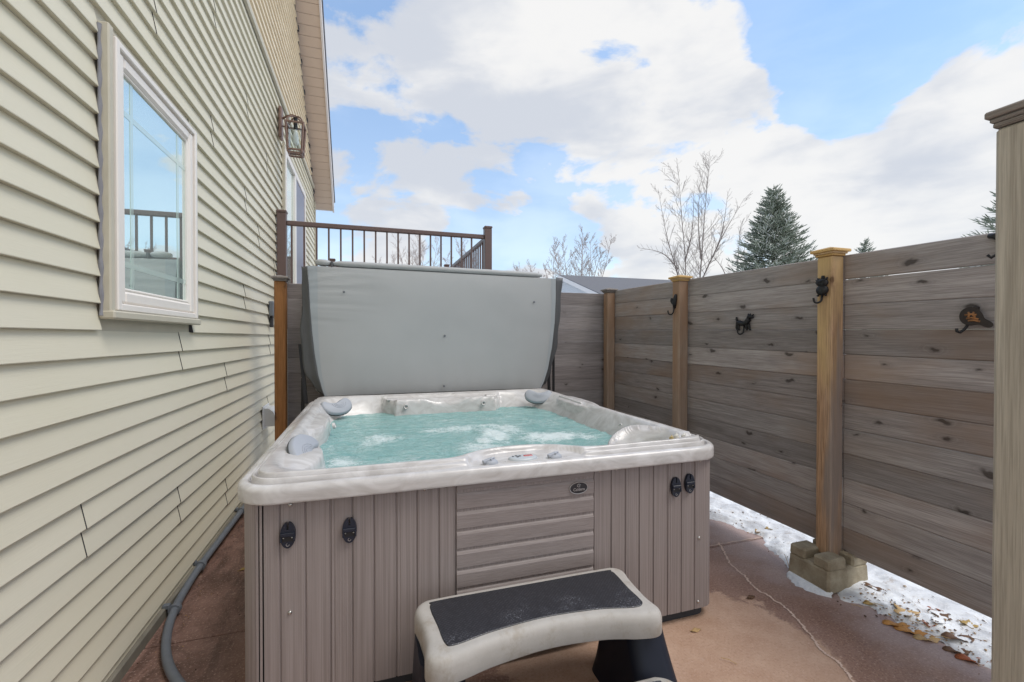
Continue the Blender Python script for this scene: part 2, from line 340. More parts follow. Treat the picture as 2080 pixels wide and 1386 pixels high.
# ------------------------------------------------------------------ mesh helpers
def wloc(p):
    v = Vector((0, 0, 0))
    while p is not None: v += p.location; p = p.parent
    return v
def thing(name, label, cat, loc=(0, 0, 0), group=None):
    o = bpy.data.objects.new(name, None); o.empty_display_size = .1; COL.objects.link(o); o.location = loc
    return tag(o, label, cat, group)
def tag(o, label=None, cat=None, group=None, kind=None):
    if label: o['label'] = label
    if cat: o['category'] = cat
    if group: o['group'] = group
    if kind: o['kind'] = kind
    return o
def mesh_obj(name, verts, faces, mat, parent=None, smooth=False, at=None):
    me = bpy.data.meshes.new(name)
    base = wloc(parent)
    o = bpy.data.objects.new(name, me)
    off = base
    if at is not None: o.location = Vector(at) - base; off = Vector(at)
    v = np.asarray(verts, dtype=np.float64) - np.array(off)
    me.from_pydata(v.tolist(), [], faces)
    me.update()
    for mm in (mat if isinstance(mat, (list, tuple)) else [mat]): me.materials.append(MATS[mm])
    if smooth: me.polygons.foreach_set('use_smooth', [True] * len(me.polygons))
    COL.objects.link(o)
    if parent: o.parent = parent
    return o

class MB:
    """collects shapes that make ONE part"""
    def __init__(s): s.v = []; s.f = []
    def add(s, verts, faces):
        k = len(s.v); s.v += [tuple(p) for p in verts]; s.f += [tuple(i + k for i in f) for f in faces]; return s
    def box(s, x0, x1, y0, y1, z0, z1, bev=0.0, zf=None):
        b = min(bev, (x1 - x0) * .45, (y1 - y0) * .45, (z1 - z0) * .45)
        if b <= 0:
            V = [(x, y, z) for z in (z0, z1) for y in (y0, y1) for x in (x0, x1)]
            F = [(0, 2, 3, 1), (4, 5, 7, 6), (0, 1, 5, 4), (2, 6, 7, 3), (0, 4, 6, 2), (1, 3, 7, 5)]
        else:
            bm = bmesh.new(); bmesh.ops.create_cube(bm, size=1)
            for q in bm.verts: q.co = ((x0 + x1) / 2 + q.co.x * (x1 - x0), (y0 + y1) / 2 + q.co.y * (y1 - y0), (z0 + z1) / 2 + q.co.z * (z1 - z0))
            bmesh.ops.bevel(bm, geom=list(bm.edges), offset=b, segments=1, affect='EDGES')
            V = [tuple(q.co) for q in bm.verts]; bm.verts.index_update()
            F = [tuple(q.index for q in f.verts) for f in bm.faces]; bm.free()
        if zf: V = [(p[0], p[1], zf(p[1], p[2])) for p in V]
        return s.add(V, F)
    def bar(s, a, b, wdt, hgt, up=(0, 0, 1), bev=.002):
        a, b = Vector(a), Vector(b); d = b - a; L = d.length; d.normalize()
        sd = d.cross(Vector(up)).normalized(); u = sd.cross(d)
        t = MB().box(-wdt / 2, wdt / 2, 0, L, -hgt / 2, hgt / 2, bev)
        return s.add([a + sd * p[0] + d * p[1] + u * p[2] for p in t.v], t.f)
    def tube(s, pts, r, seg=8, caps=True):
        pts = [Vector(p) for p in pts]; n = len(pts)
        rs = r if isinstance(r, (list, tuple)) else [r] * n
        V = []; prev = None
        for i in range(n):
            d = (pts[min(i + 1, n - 1)] - pts[max(i - 1, 0)]).normalized()
            if prev is None:
                a = d.orthogonal().normalized()
            else:
                a = (prev - d * prev.dot(d))
                a = a.normalized() if a.length > 1e-6 else d.orthogonal().normalized()
            prev = a; c = d.cross(a)
            V += [pts[i] + (a * math.cos(2 * math.pi * k / seg) + c * math.sin(2 * math.pi * k / seg)) * rs[i] for k in range(seg)]
        F = [(i * seg + k, i * seg + (k + 1) % seg, (i + 1) * seg + (k + 1) % seg, (i + 1) * seg + k) for i in range(n - 1) for k in range(seg)]
        if caps: F += [tuple(range(seg - 1, -1, -1)), tuple((n - 1) * seg + k for k in range(seg))]
        return s.add(V, F)
    def ball(s, c, r, seg=12, rings=8, M3=None):
        c = Vector(c); r = (r, r, r) if isinstance(r, (int, float)) else r
        V = []; F = []
        for i in range(rings + 1):
            th = math.pi * i / rings
            for k in range(seg):
                ph = 2 * math.pi * k / seg
                p = Vector((r[0] * math.sin(th) * math.cos(ph), r[1] * math.sin(th) * math.sin(ph), r[2] * math.cos(th)))
                V.append(c + (M3 @ p if M3 else p))
        F = [(i * seg + k, (i + 1) * seg + k, (i + 1) * seg + (k + 1) % seg, i * seg + (k + 1) % seg) for i in range(rings) for k in range(seg)]
        return s.add(V, F)
    def pad(s, outline, rings, o, ux, uy, n, warp=None, cap0=True):
        """outline 2D ccw; rings = [(inset, height)...] swept from the bottom up; closed with caps"""
        P = np.array(outline, float); k = len(P)
        T = np.roll(P, -1, 0) - np.roll(P, 1, 0); T /= np.linalg.norm(T, axis=1)[:, None] + 1e-9
        N = np.stack([-T[:, 1], T[:, 0]], 1)
        o, ux, uy, n = (Vector(q) for q in (o, ux, uy, n)); V = []
        for ins, h in rings:
            for p in P + N * ins:
                hh = h + (warp(p[0], p[1]) if warp else 0)
                V.append(o + ux * p[0] + uy * p[1] + n * hh)
        m = len(rings)
        F = [(i * k + j, i * k + (j + 1) % k, (i + 1) * k + (j + 1) % k, (i + 1) * k + j) for i in range(m - 1) for j in range(k)]
        F.append(tuple((m - 1) * k + j for j in range(k)))
        if cap0: F.append(tuple(range(k - 1, -1, -1)))
        return s.add(V, F)
    def prism(s, poly, h0, h1, fn):
        """poly 2D, extruded between h0 and h1; fn(u,v,h) -> point"""
        k = len(poly)
        V = [fn(u, v, h0) for u, v in poly] + [fn(u, v, h1) for u, v in poly]
        F = [tuple(range(k - 1, -1, -1)), tuple(range(k, 2 * k))] + [(i, (i + 1) % k, k + (i + 1) % k, k + i) for i in range(k)]
        return s.add(V, F)
    def obj(s, name, mat, parent=None, smooth=False, at=None, auto=None):
        o = mesh_obj(name, s.v, s.f, mat, parent, smooth, at)
        bm = bmesh.new(); bm.from_mesh(o.data); bmesh.ops.recalc_face_normals(bm, faces=bm.faces); bm.to_mesh(o.data); bm.free()
        if auto is not None:
            o.data.polygons.foreach_set('use_smooth', [True] * len(o.data.polygons))
            o.data.set_sharp_from_angle(angle=R(auto))
        return o
def catmull(pts, n=10, closed=True):
    P = [np.array(p, float) for p in pts]; k = len(P); out = []
    for i in range(k if closed else k - 1):
        if closed: a, b, c, d = P[i - 1], P[i], P[(i + 1) % k], P[(i + 2) % k]
        else: a, b, c, d = P[max(i - 1, 0)], P[i], P[i + 1], P[min(i + 2, k - 1)]
        for j in range(n):
            u = j / n
            out.append(tuple(.5 * (2 * b + (c - a) * u + (2 * a - 5 * b + 4 * c - d) * u * u + (3 * b - a - 3 * c + d) * u ** 3)))
    if not closed: out.append(tuple(P[-1]))
    return out
def rrect(x0, x1, y0, y1, r, nc=8):
    out = []
    for cx, cy, a0 in ((x1 - r, y0 + r, -90), (x1 - r, y1 - r, 0), (x0 + r, y1 - r, 90), (x0 + r, y0 + r, 180)):
        out += [(cx + r * math.cos(R(a0 + 90 * i / nc)), cy + r * math.sin(R(a0 + 90 * i / nc))) for i in range(nc + 1)]
    return out
def ellipse(rx, ry, n=32): return [(rx * math.cos(2 * math.pi * i / n), ry * math.sin(2 * math.pi * i / n)) for i in range(n)]
def sstep(a, b, x):
    t = np.clip((x - a) / (b - a), 0, 1); return t * t * (3 - 2 * t)

# ------------------------------------------------------------------ ground
tag(mesh_obj('ground', [(-400, -400, -.03), (400, -400, -.03), (400, 400, -.03), (-400, 400, -.03)], [(0, 1, 2, 3)], 'snowy_lawn'), 'snow covered lawn all around the yard', 'lawn', kind='structure')
p = MB()
for y0, y1 in ((-3.0, 2.332), (2.340, 4.9)):
    p.box(-.99, 2.62, y0, y1, -.12, 0, .004)
patio = tag(p.obj('patio', 'painted_concrete'), 'red brown painted concrete slab under the hot tub', 'patio', kind='structure')
# worn crack wandering over the slab and a worn control joint
def strip(pts, wid, z, seed):
    rg = random.Random(seed); V = []; F = []
    c = catmull(pts, 22, False)
    for i, q in enumerate(c):
        a = np.array(c[min(i + 1, len(c) - 1)]) - np.array(c[max(i - 1, 0)]); a /= np.linalg.norm(a); nrm = np.array([-a[1], a[0]])
        j = rg.uniform(-.5, .5) * wid * .6 + wid * .7 * mnoise.noise((q[0] * 18, q[1] * 18, seed))
        w0 = wid * rg.uniform(.12, .65); w1 = wid * rg.uniform(.12, .65)
        l = np.array(q) + nrm * (w0 + j); r_ = np.array(q) - nrm * (w1 - j)
        V += [(l[0], l[1], z), (r_[0], r_[1], z)]
    F = [(2 * i, 2 * i + 1, 2 * i + 3, 2 * i + 2) for i in range(len(c) - 1)]
    return V, F
V, F = strip([(2.20, 2.37), (2.14, 2.26), (2.06, 2.12), (2.03, 1.98), (1.99, 1.88), (1.99, 1.69), (1.93, 1.54), (1.87, 1.42), (1.86, 1.33), (1.80, 1.22), (1.74, 1.10), (1.72, .9)], .013, .003, 3)
mesh_obj('crack', V, F, 'worn_concrete', patio)
V, F = strip([(1.75, 2.345), (2.0, 2.347), (2.2, 2.349), (2.55, 2.346)], .007, .0035, 5)
mesh_obj('joint', V, F, 'worn_concrete', patio)
# snow bank along the fence
def snow_edge(y):
    ed = 2.35 + .09 * mnoise.noise((y * 2.1, 3, 1)) + .05 * mnoise.noise((y * 7, 1, 5)) + .03 * mnoise.noise((y * 22, 1, 5)) + .018 * mnoise.noise((y * 55, 1, 9)) + (.17 if 1.95 < y < 2.75 else 0) * math.sin((y - 1.95) / .8 * math.pi)
    return ed + .045 * max(0, min(1, (1.64 - y) / .06))
def snow_z(x, y):
    d = x - snow_edge(y)
    if d <= 0: return 0.0
    h = .040 * (1 - math.exp(-d / .08)) + .014 * mnoise.noise((x * 9, y * 9, 0)) * min(1, d / .05) + .008 * mnoise.noise((x * 26, y * 26, 2)) * min(1, d / .03)
    return max(0.0, h)
V = []; F = []; nx, ny = 60, 230
for j in range(ny + 1):
    y = .2 + 4.05 * j / ny; ed = snow_edge(y)
    for i in range(nx + 1):
        x = ed + (3.3 - ed) * (i / nx) ** 1.7
        V.append((x, y, -.003 + snow_z(x, y) + (.003 if i else 0)))
for j in range(ny):
    for i in range(nx): a = j * (nx + 1) + i; F.append((a, a + 1, a + nx + 2, a + nx + 1))
tag(mesh_obj('snow_bank', V, F, 'snow', smooth=True), 'strip of old snow along the foot of the side fence', 'snow', kind='structure')
V = []; F = []; k = 40            # small drift on the left of the block
for i in range(k + 1):
    u = i / k; x = 2.272 + .02 * u; y = 1.93 - .24 * u
    w_ = .055 * math.sin(math.pi * min(1, u * 1.02 + .02)) ** .7 * (1 + .4 * mnoise.noise((u * 9, 0, 0)))
    V += [(x + .02, y, .022), (x - w_ * .5, y - .004, .014), (x - w_, y - .008, .001)]
for i in range(k): F += [(3 * i, 3 * i + 1, 3 * i + 4, 3 * i + 3), (3 * i + 1, 3 * i + 2, 3 * i + 5, 3 * i + 4)]
tag(mesh_obj('snow_drift', V, F, 'snow', smooth=True), 'thin drift of snow beside the concrete block', 'snow', kind='structure')

# ------------------------------------------------------------------ house
WX = -.9425; E_ = .1; PH = 1.385
house = thing('house', 'tan clapboard house gable on the left with a white window', 'house', (-.96, 2.0, 0))
EX = [(2.05, 2.95, 1.435, 2.51), (5.80, 7.60, 1.70, 3.60)]
SEAMS = [(2.80, 1.2), (3.584, 1.0), (1.942, .6), (2.765, .4), (3.58, .2), (3.33, 2.6), (4.21, 3.2), (2.52, 2.8), (3.39, 3.4), (4.145, 2.4), (5.05, 1.2), (4.10, 1.6), (4.97, 3.0), (4.95, .6), (4.6, 2.2), (5.3, 2.0), (1.0, 1.8), (1.3, 2.6), (.6, 1.0), (8.2, 2.6), (7.9, 3.2)]
def ymax(z): return 9.1 if z < 3.9 else 9.1 - (z - 3.9) / .92
def ymin(z): return -1.1 if z < 3.9 else -1.1 + (z - 3.9) / .92
SEAMF = []
def course(V, F, y0, y1, z0, e, off, wav=0.0, seed=0, slip=0.0):
    prof = [(-.002, e + .004), (.0175, .0025), (.0165, 0), (-.006, .0012)]
    n = max(1, int((y1 - y0) / (.12 if wav else .8))); b0 = len(V)
    for i in range(n + 1):
        y = y0 + (y1 - y0) * i / n; dz = wav * mnoise.noise((y * 9, z0 * 17, seed)) if wav else 0
        for (o_, h) in prof: V.append((WX - .0155 + o_ + off - slip * i / n, y, z0 + h + (dz if h < .02 else 0)))
    k = len(prof)
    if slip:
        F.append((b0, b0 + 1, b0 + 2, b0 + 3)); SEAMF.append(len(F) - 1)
    for i in range(n):
        for j in range(k - 1): F.append((b0 + i * k + j, b0 + i * k + j + 1, b0 + (i + 1) * k + j + 1, b0 + (i + 1) * k + j))
V = []; F = []
z = PH - 14 * E_ + .0
while z < 4.06:
    pair = round(PH + math.floor((z - PH + .001) / (2 * E_)) * 2 * E_, 3)
    zc = z + E_ / 2
    cuts = [ymin(z), ymax(z + E_)]
    iv = [(cuts[0], cuts[1])]
    for (a, b_, c0, c1) in EX:
        if z + E_ > c0 + .01 and z < c1 - .01:
            iv = [q for (u, v) in iv for q in ((u, min(v, a)), (max(u, b_), v)) if q[1] - q[0] > .01]
    for (u, v) in iv:
        ss = sorted([y for (y, sz) in SEAMS if abs((sz - .015) - (pair - 0)) < .1 and u + .05 < y < v - .05])
        pts = [u] + ss + [v]
        for i in range(len(pts) - 1):
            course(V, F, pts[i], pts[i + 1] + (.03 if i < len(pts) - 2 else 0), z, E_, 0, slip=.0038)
    z += E_
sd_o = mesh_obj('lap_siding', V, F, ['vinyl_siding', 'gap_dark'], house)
for i in SEAMF: sd_o.data.polygons[i].material_index = 1  # panel end faces coloured dark, standing in for the shadow in the seam gap
V = []; F = []; z = 4.13; k = 0
while z < 8.3:
    course(V, F, ymin(z), ymax(z + E_), z, E_, 0.004, .012, k); z += E_; k += 1
mesh_obj('gable_siding', V, F, 'upper_siding', house)
MB().box(WX - .012, WX + .016, ymin(4.1), ymax(4.1), 4.075, 4.128, .003).obj('trim_band', 'casing_tan', house)
# wall core behind the siding and the other walls
pk = (4.0, 3.9 + 5.1 * .92)
V = [(-.962, -1.1, -.02), (-.962, 9.08, -.02), (-.962, 9.08, 3.9), (-.962, pk[0], pk[1]), (-.962, -1.1, 3.9)]
V += [(-9, y, z_) for (_, y, z_) in V]
mesh_obj('wall_core', V, [(0, 1, 2, 3, 4), (9, 8, 7, 6, 5), (0, 5, 6, 1), (1, 6, 7, 2), (4, 9, 5, 0)], 'casing_tan', house)
MB().box(-.985, WX + .012, 9.075, 9.135, 0, 3.9, .006).obj('corner_trim', 'casing_tan', house)
MB().box(-.97, -.935, -1.1, 9.1, -.02, .05, .004).obj('base_strip', 'foundation', house)
# roof: soffit boards, fascia, slabs
s_ = MB(); n = 52
def rk(t_): return 9.25 - t_ * 5.25, 3.80 + t_ * 5.25 * .92           # along the rake
for i in range(n):
    (ya, za), (yb, zb) = rk(i / n), rk((i + .93) / n)
    s_.add([(-.955, ya, za), (-.645, ya, za), (-.645, yb, zb), (-.955, yb, zb), (-.955, ya, za + .012), (-.645, ya, za + .012), (-.645, yb, zb + .012), (-.955, yb, zb + .012)],
           [(0, 1, 2, 3), (4, 7, 6, 5), (0, 4, 5, 1), (1, 5, 6, 2), (2, 6, 7, 3), (3, 7, 4, 0)])
s_.obj('soffit', 'soffit_tan', house)
P = [(x_, y_, z_ + .016) for (y_, z_) in (rk(0), rk(1)) for x_ in (-.955, -.645)]
mesh_obj('soffit_gap_shade', P, [(0, 1, 3, 2)], 'gap_dark', house)  # dark sheet added above the boards so their gaps look shaded and deep
def rake_slab(name, x0, x1, dz0, dz1, mat, y_end=9.27):
    q = MB()
    a = rk(0); t1 = 1.0
    for sgn in (1, -1):
        P = []
        for (yy, zz) in (rk(-.004), rk(t1)):
            yy = yy if sgn > 0 else 8.0 - yy
            P += [(x0, yy, zz + dz0), (x1, yy, zz + dz0), (x1, yy, zz + dz1), (x0, yy, zz + dz1)]
        q.add(P, [(0, 1, 2, 3), (4, 7, 6, 5), (0, 4, 5, 1), (1, 5, 6, 2), (2, 6, 7, 3), (3, 7, 4, 0)])
    return q.obj(name, mat, house)
rake_slab('fascia', -.645, -.618, -.02, .17, 'fascia_white')
rake_slab('roof', -9.3, -.600, .172, .20, 'roof_shingle')
# eave end board
MB().box(-.97, -.646, 9.252, 9.27, 3.785, 3.96, .003).obj('eave_end', 'fascia_white', house)
# little nailed flashing marks beside the soffit
for i in range(16):
    y, z_ = rk(.06 + i * .06); MB().box(WX - .002, WX + .012, y - .05, y + .02, z_ - .09, z_ - .035, .002).obj('flashing_tab', 'gap_dark', house)

# window
win = MB()
def frame(q, y0, y1, z0, z1, wd, x0, x1, bev=.004, wt=None, wb=None):
    wt = wt or wd; wb = wb or wd
    q.box(x0, x1, y0, y0 + wd, z0, z1, bev); q.box(x0, x1, y1 - wd, y1, z0, z1, bev)
    q.box(x0, x1 - .0015, y0 + wd, y1 - wd, z1 - wt, z1, bev); q.box(x0, x1 - .0015, y0 + wd, y1 - wd, z0, z0 + wb, bev)
    return q
wobj = frame(MB(), 2.085, 2.925, 1.462, 2.505, .028, -.955, -.908, .004).obj('window', 'vinyl_white', house)
cas = MB(); cas.box(-.955, -.916, 2.050, 2.084, 1.44, 2.535, .005); cas.box(-.955, -.916, 2.926, 2.955, 1.44, 2.515, .005); cas.box(-.955, -.920, 2.085, 2.925, 2.507, 2.525, .004)
cas.obj('casing', 'casing_tan', wobj)
MB().box(-.955, -.903, 2.046, 2.957, 1.428, 1.4605, .006).obj('sill', 'casing_tan', wobj)
frame(MB(), 2.114, 2.896, 1.4915, 2.476, .052, -.955, -.918, .010).obj('sash', 'vinyl_white', wobj)
frame(MB(), 2.167, 2.843, 1.5445, 2.423, .012, -.952, -.926, .004).obj('glazing_bead', 'vinyl_white', wobj)
MB().box(-.954, -.938, 2.170, 2.840, 1.547, 2.420).obj('pane', 'window_glass', wobj)
q = MB()
for y in (2.262, 2.735): q.box(-.9378, -.9365, y - .012, y + .012, 1.56, 2.41)
for z_ in (1.655, 2.265): q.box(-.9378, -.9368, 2.18, 2.83, z_ - .012, z_ + .012)
q.obj('grille', 'grille_in_glass', wobj)
MB().tube([(-.945, 2.048 + .002 * math.sin(z_ * 60), z_) for z_ in np.arange(1.44, 2.53, .02)], [.0065 + .002 * math.sin(z_ * 63) for z_ in np.arange(1.44, 2.53, .02)], 8).obj('caulk_gap', 'caulk_grey', wobj)

# patio door onto the deck
dobj = frame(MB(), 5.82, 7.58, 1.72, 3.58, .07, -.965, -.915, .004).obj('door', 'vinyl_white', house)
MB().box(-.962, -.945, 5.89, 6.55, 1.79, 3.51).obj('pane', 'window_glass', dobj)
MB().box(-.962, -.920, 6.55, 6.66, 1.79, 3.51, .004).obj('stile', 'vinyl_white', dobj)
MB().box(-.962, -.928, 6.66, 7.51, 1.79, 3.51, .004).obj('screen', 'door_grey', dobj)
frame(MB(), 5.78, 7.62, 1.70, 3.62, .036, -.955, -.920, .003).obj('casing', 'casing_tan', dobj)

# ------------------------------------------------------------------ wall lantern
lam = thing('wall_lantern', 'bronze open cage wall lantern mounted high on the tan siding', 'wall lamp', (-.94, 5.55, 3.6))
MB().box(-.94, -.905, 5.49, 5.61, 3.57, 3.92, .01).obj('back_plate', 'bronze', lam)
lx, ly = -.755, 5.42
q = MB(); q.tube([(-.905, 5.55, 3.80), (-.86, 5.52, 3.82), (-.80, 5.46, 3.815), (lx, ly, 3.79)], .011, 8); q.tube([(-.905, 5.55, 3.72), (-.86, 5.52, 3.70), (-.845, 5.49, 3.73)], .008, 8)
q.obj('arm', 'bronze', lam)
q = MB(); zt, zb, a, b2 = 3.69, 3.40, .088, .068
for sx in (-1, 1):
    for sy in (-1, 1):
        q.bar((lx + sx * a, ly + sy * a, zt + .012), (lx + sx * b2, ly + sy * b2, zb - .03), .019, .019)
for zz, ww in ((zt, a), (zb, b2 + .005), (zb - .03, b2 - .004)):
    for s1 in (-1, 1):
        q.bar((lx - ww, ly + s1 * ww, zz), (lx + ww, ly + s1 * ww, zz), .018, .018); q.bar((lx + s1 * ww, ly - ww, zz), (lx + s1 * ww, ly + ww, zz), .018, .018)
for k in range(2):
    arc = [(math.cos(R(180 - 180 * i / 12)) * a * 1.2, .09 * math.sin(R(180 * i / 12)) + zt) for i in range(13)]
    q.tube([(lx + u * (.74 if k else .74), ly + u * (.74 if k else -.74), z_) for u, z_ in arc], .009, 6)
q.obj('cage', 'bronze', lam)
q = MB()
for s1 in (-1, 1):
    q.box(lx - b2 * .86, lx + b2 * .86, ly + s1 * b2 * .9 - .002, ly + s1 * b2 * .9 + .002, zb + .012, zt - .014)
    q.box(lx + s1 * b2 * .9 - .002, lx + s1 * b2 * .9 + .002, ly - b2 * .86, ly + b2 * .86, zb + .012, zt - .014)
q.obj('pane', 'lamp_glass', lam)
q = MB(); q.tube([(lx, ly, 3.77), (lx, ly, 3.64)], .02, 10); q.obj('socket', 'black_metal', lam)
MB().tube([(lx, ly, 3.64), (lx, ly, 3.61), (lx, ly, 3.56), (lx, ly, 3.51), (lx, ly, 3.48), (lx, ly, 3.465)], [.016, .02, .032, .034, .024, .004], 12).obj('bulb', 'bulb_glass', lam, True)

# vent hood
vt = thing('dryer_vent', 'white plastic hooded vent low on the tan siding beside the orange post', 'vent', (-.94, 4.79, .50))
q = MB(); prof = [(0, .20), (.045, .195), (.08, .165), (.10, .11), (.105, .05), (.105, .03), (0, .03)]
q.prism([(x, z_) for x, z_ in prof], 4.68, 4.90, lambda u, v, h: (-.935 + u, h, .49 + v)); q.obj('hood', 'pvc_white', vt)
MB().box(-.945, -.932, 4.66, 4.92, .49, .71, .004).obj('flange', 'pvc_white', vt)
bx = thing('outlet_box', 'small grey outlet box on the siding just left of the orange post', 'outlet', (-.94, 5.02, 1.60))
MB().box(-.945, -.90, 4.97, 5.07, 1.57, 1.72, .008).obj('housing', 'pvc_grey', bx); MB().box(-.945, -.912, 5.0, 5.05, 1.46, 1.57, .006).obj('cover_flap', 'gap_dark', bx)

# conduit along the wall foot
cd = thing('conduit', 'grey plastic conduit snaking along the foot of the siding', 'pipe', (-.93, 3.0, 0))
cp = [(-.905, 4.6, .055), (-.912, 3.8, .052), (-.918, 3.34, .048), (-.922, 2.98, .045), (-.915, 2.72, .038), (-.895, 2.52, .032), (-.855, 2.34, .026), (-.79, 2.17, .024), (-.70, 2.02, .024), (-.58, 1.87, .024), (-.5, 1.78, .024), (-.4, 1.70, .024)]
MB().tube(catmull(cp, 8, False), .0185, 12).obj('pipe', 'pvc_grey', cd, True)
for (x, y, z_) in ((-.912, 3.80, .052), (-.921, 2.98, .045), (-.900, 2.56, .034)):
    q = MB(); q.tube([(x, y - .012, z_), (x, y + .012, z_)], .0265, 12); q.box(x - .05, x - .02, y - .012, y + .012, z_ + .008, z_ + .03, .003); q.obj('clamp', 'pvc_grey', cd)

# ------------------------------------------------------------------ hot tub
TX0, TX1, TY0, TY1, TR = -.455, 1.645, 1.715, 4.005, .15
tub = thing('hot_tub', 'square hot tub with taupe panels and pearl white shell full of bubbling water', 'hot tub', (.6, 2.86, 0))
# cabinet
def cab_profile():
    x0, x1, y0, y1, r = -.428, 1.618, 1.758, 3.962, .075
    pts = []
    def groove(ax, c, sgn, along):           # three points of a V groove
        for d, dep in ((-.0045, 0), (-.0015, .0055), (.0015, .0055), (.0045, 0)): pts.append((c + d * along, dep) if ax == 'f' else (c + d * along, dep))
    out = []
    fx = [-.374, -.301, -.218, -.134, -.058, .019, .101, .179, .264, .331, .947, 1.034, 1.107, 1.18, 1.256, 1.335, 1.412, 1.488]
    fx2 = [x + .012 for x in (-.374, -.134, .101, 1.107, 1.335)]
    out.append((x0 + r, y0))
    for x in sorted(fx + fx2):
        dep = .0055 if x in fx else .0018
        for d, e in ((-.0042, 0), (-.001, dep), (.001, dep), (.0042, 0)): out.append((x + d, y0 + e))
    for i in range(9):
        a = R(-90 + 90 * i / 8); out.append((x1 - r + r * math.cos(a), y0 + r + r * math.sin(a)))
    y = y0 + r + .03
    while y < y1 - r - .02:
        for d, e in ((-.0042, 0), (-.001, .0055), (.001, .0055), (.0042, 0)): out.append((x1 - e, y + d))
        y += .0835
    for cx, cy, a0 in ((x1 - r, y1 - r, 0), (x0 + r, y1 - r, 90)):
        for i in range(9): a = R(a0 + 90 * i / 8); out.append((cx + r * math.cos(a), cy + r * math.sin(a)))
    y = y1 - r - .03
    while y > y0 + r + .02:
        for d, e in ((.0042, 0), (.001, .0055), (-.001, .0055), (-.0042, 0)): out.append((x0 + e, y + d))
        y -= .0835
    for i in range(8):
        a = R(180 + 90 * i / 8); out.append((x0 + r + r * math.cos(a), y0 + r + r * math.sin(a)))
    return out
cp_ = cab_profile()
_c = MB().prism(cp_, .052, .786, lambda u, v, h: (u, v, h)); _c.f = _c.f[2:]        # open top and bottom under the shell
_c.obj('cabinet', 'cabinet_panel', tub)
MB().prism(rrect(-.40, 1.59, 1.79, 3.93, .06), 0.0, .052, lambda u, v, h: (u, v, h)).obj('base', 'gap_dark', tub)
# louvred access panel
pf = [(.012, .775)]
zk = .7745
levels = [.7445, .666, .588, .509, .430, .351, .272, .193, .114]
pf += [(-.003, .775)]
for zl in levels: pf += [(-.003, zl + .006), (.007, zl + .0005), (.007, zl - .0035), (-.001, zl - .012), (-.0045, zl - .020)]
pf += [(-.0035, .062), (.012, .062)]
k = len(pf); V = []; F = []
for x in (.3345, .9435): V += [(x, 1.755 + o_, z_) for o_, z_ in pf]
F = [(i, i + 1, k + i + 1, k + i) for i in range(k - 1)] + [tuple(range(k)), tuple(range(2 * k - 1, k - 1, -1))]
q = MB().add(V, F); q.obj('access_panel', 'cabinet_louver', tub)

# shell: one continuous acrylic surface
def outline(inset, n_s=150, n_c=26):
    x0, x1, y0, y1 = TX0 + inset, TX1 - inset, TY0 + inset, TY1 - inset; r = max(TR - inset, .012)
    out = []
    for (cx, cy, a0, nx_, ny_, px, py) in ((x1 - r, y0 + r, -90, 0, 0, 0, 0), (x1 - r, y1 - r, 0, 0, 0, 0, 0), (x0 + r, y1 - r, 90, 0, 0, 0, 0), (x0 + r, y0 + r, 180, 0, 0, 0, 0)):
        c = [(cx + r * math.cos(R(a0 + 90 * i / n_c)), cy + r * math.sin(R(a0 + 90 * i / n_c))) for i in range(n_c + 1)]
        out.append(c)
    res = []
    for i in range(4):
        res += out[i]
        a = np.array(out[i][-1]); b_ = np.array(out[(i + 1) % 4][0])
        res += [tuple(a + (b_ - a) * (j / n_s)) for j in range(1, n_s)]
    return np.array(res)
def sd_rr(x, y, x0, x1, y0, y1, r):
    qx = np.abs(x - (x0 + x1) / 2) - (x1 - x0) / 2 + r; qy = np.abs(y - (y0 + y1) / 2) - (y1 - y0) / 2 + r
    return np.minimum(np.maximum(qx, qy), 0) + np.hypot(np.maximum(qx, 0), np.maximum(qy, 0)) - r
def smin(a, b_, k): h = np.clip(.5 + .5 * (b_ - a) / k, 0, 1); return b_ * (1 - h) + a * h - k * h * (1 - h)
def smax(a, b_, k): return -smin(-a, -b_, k)
ZT = .874
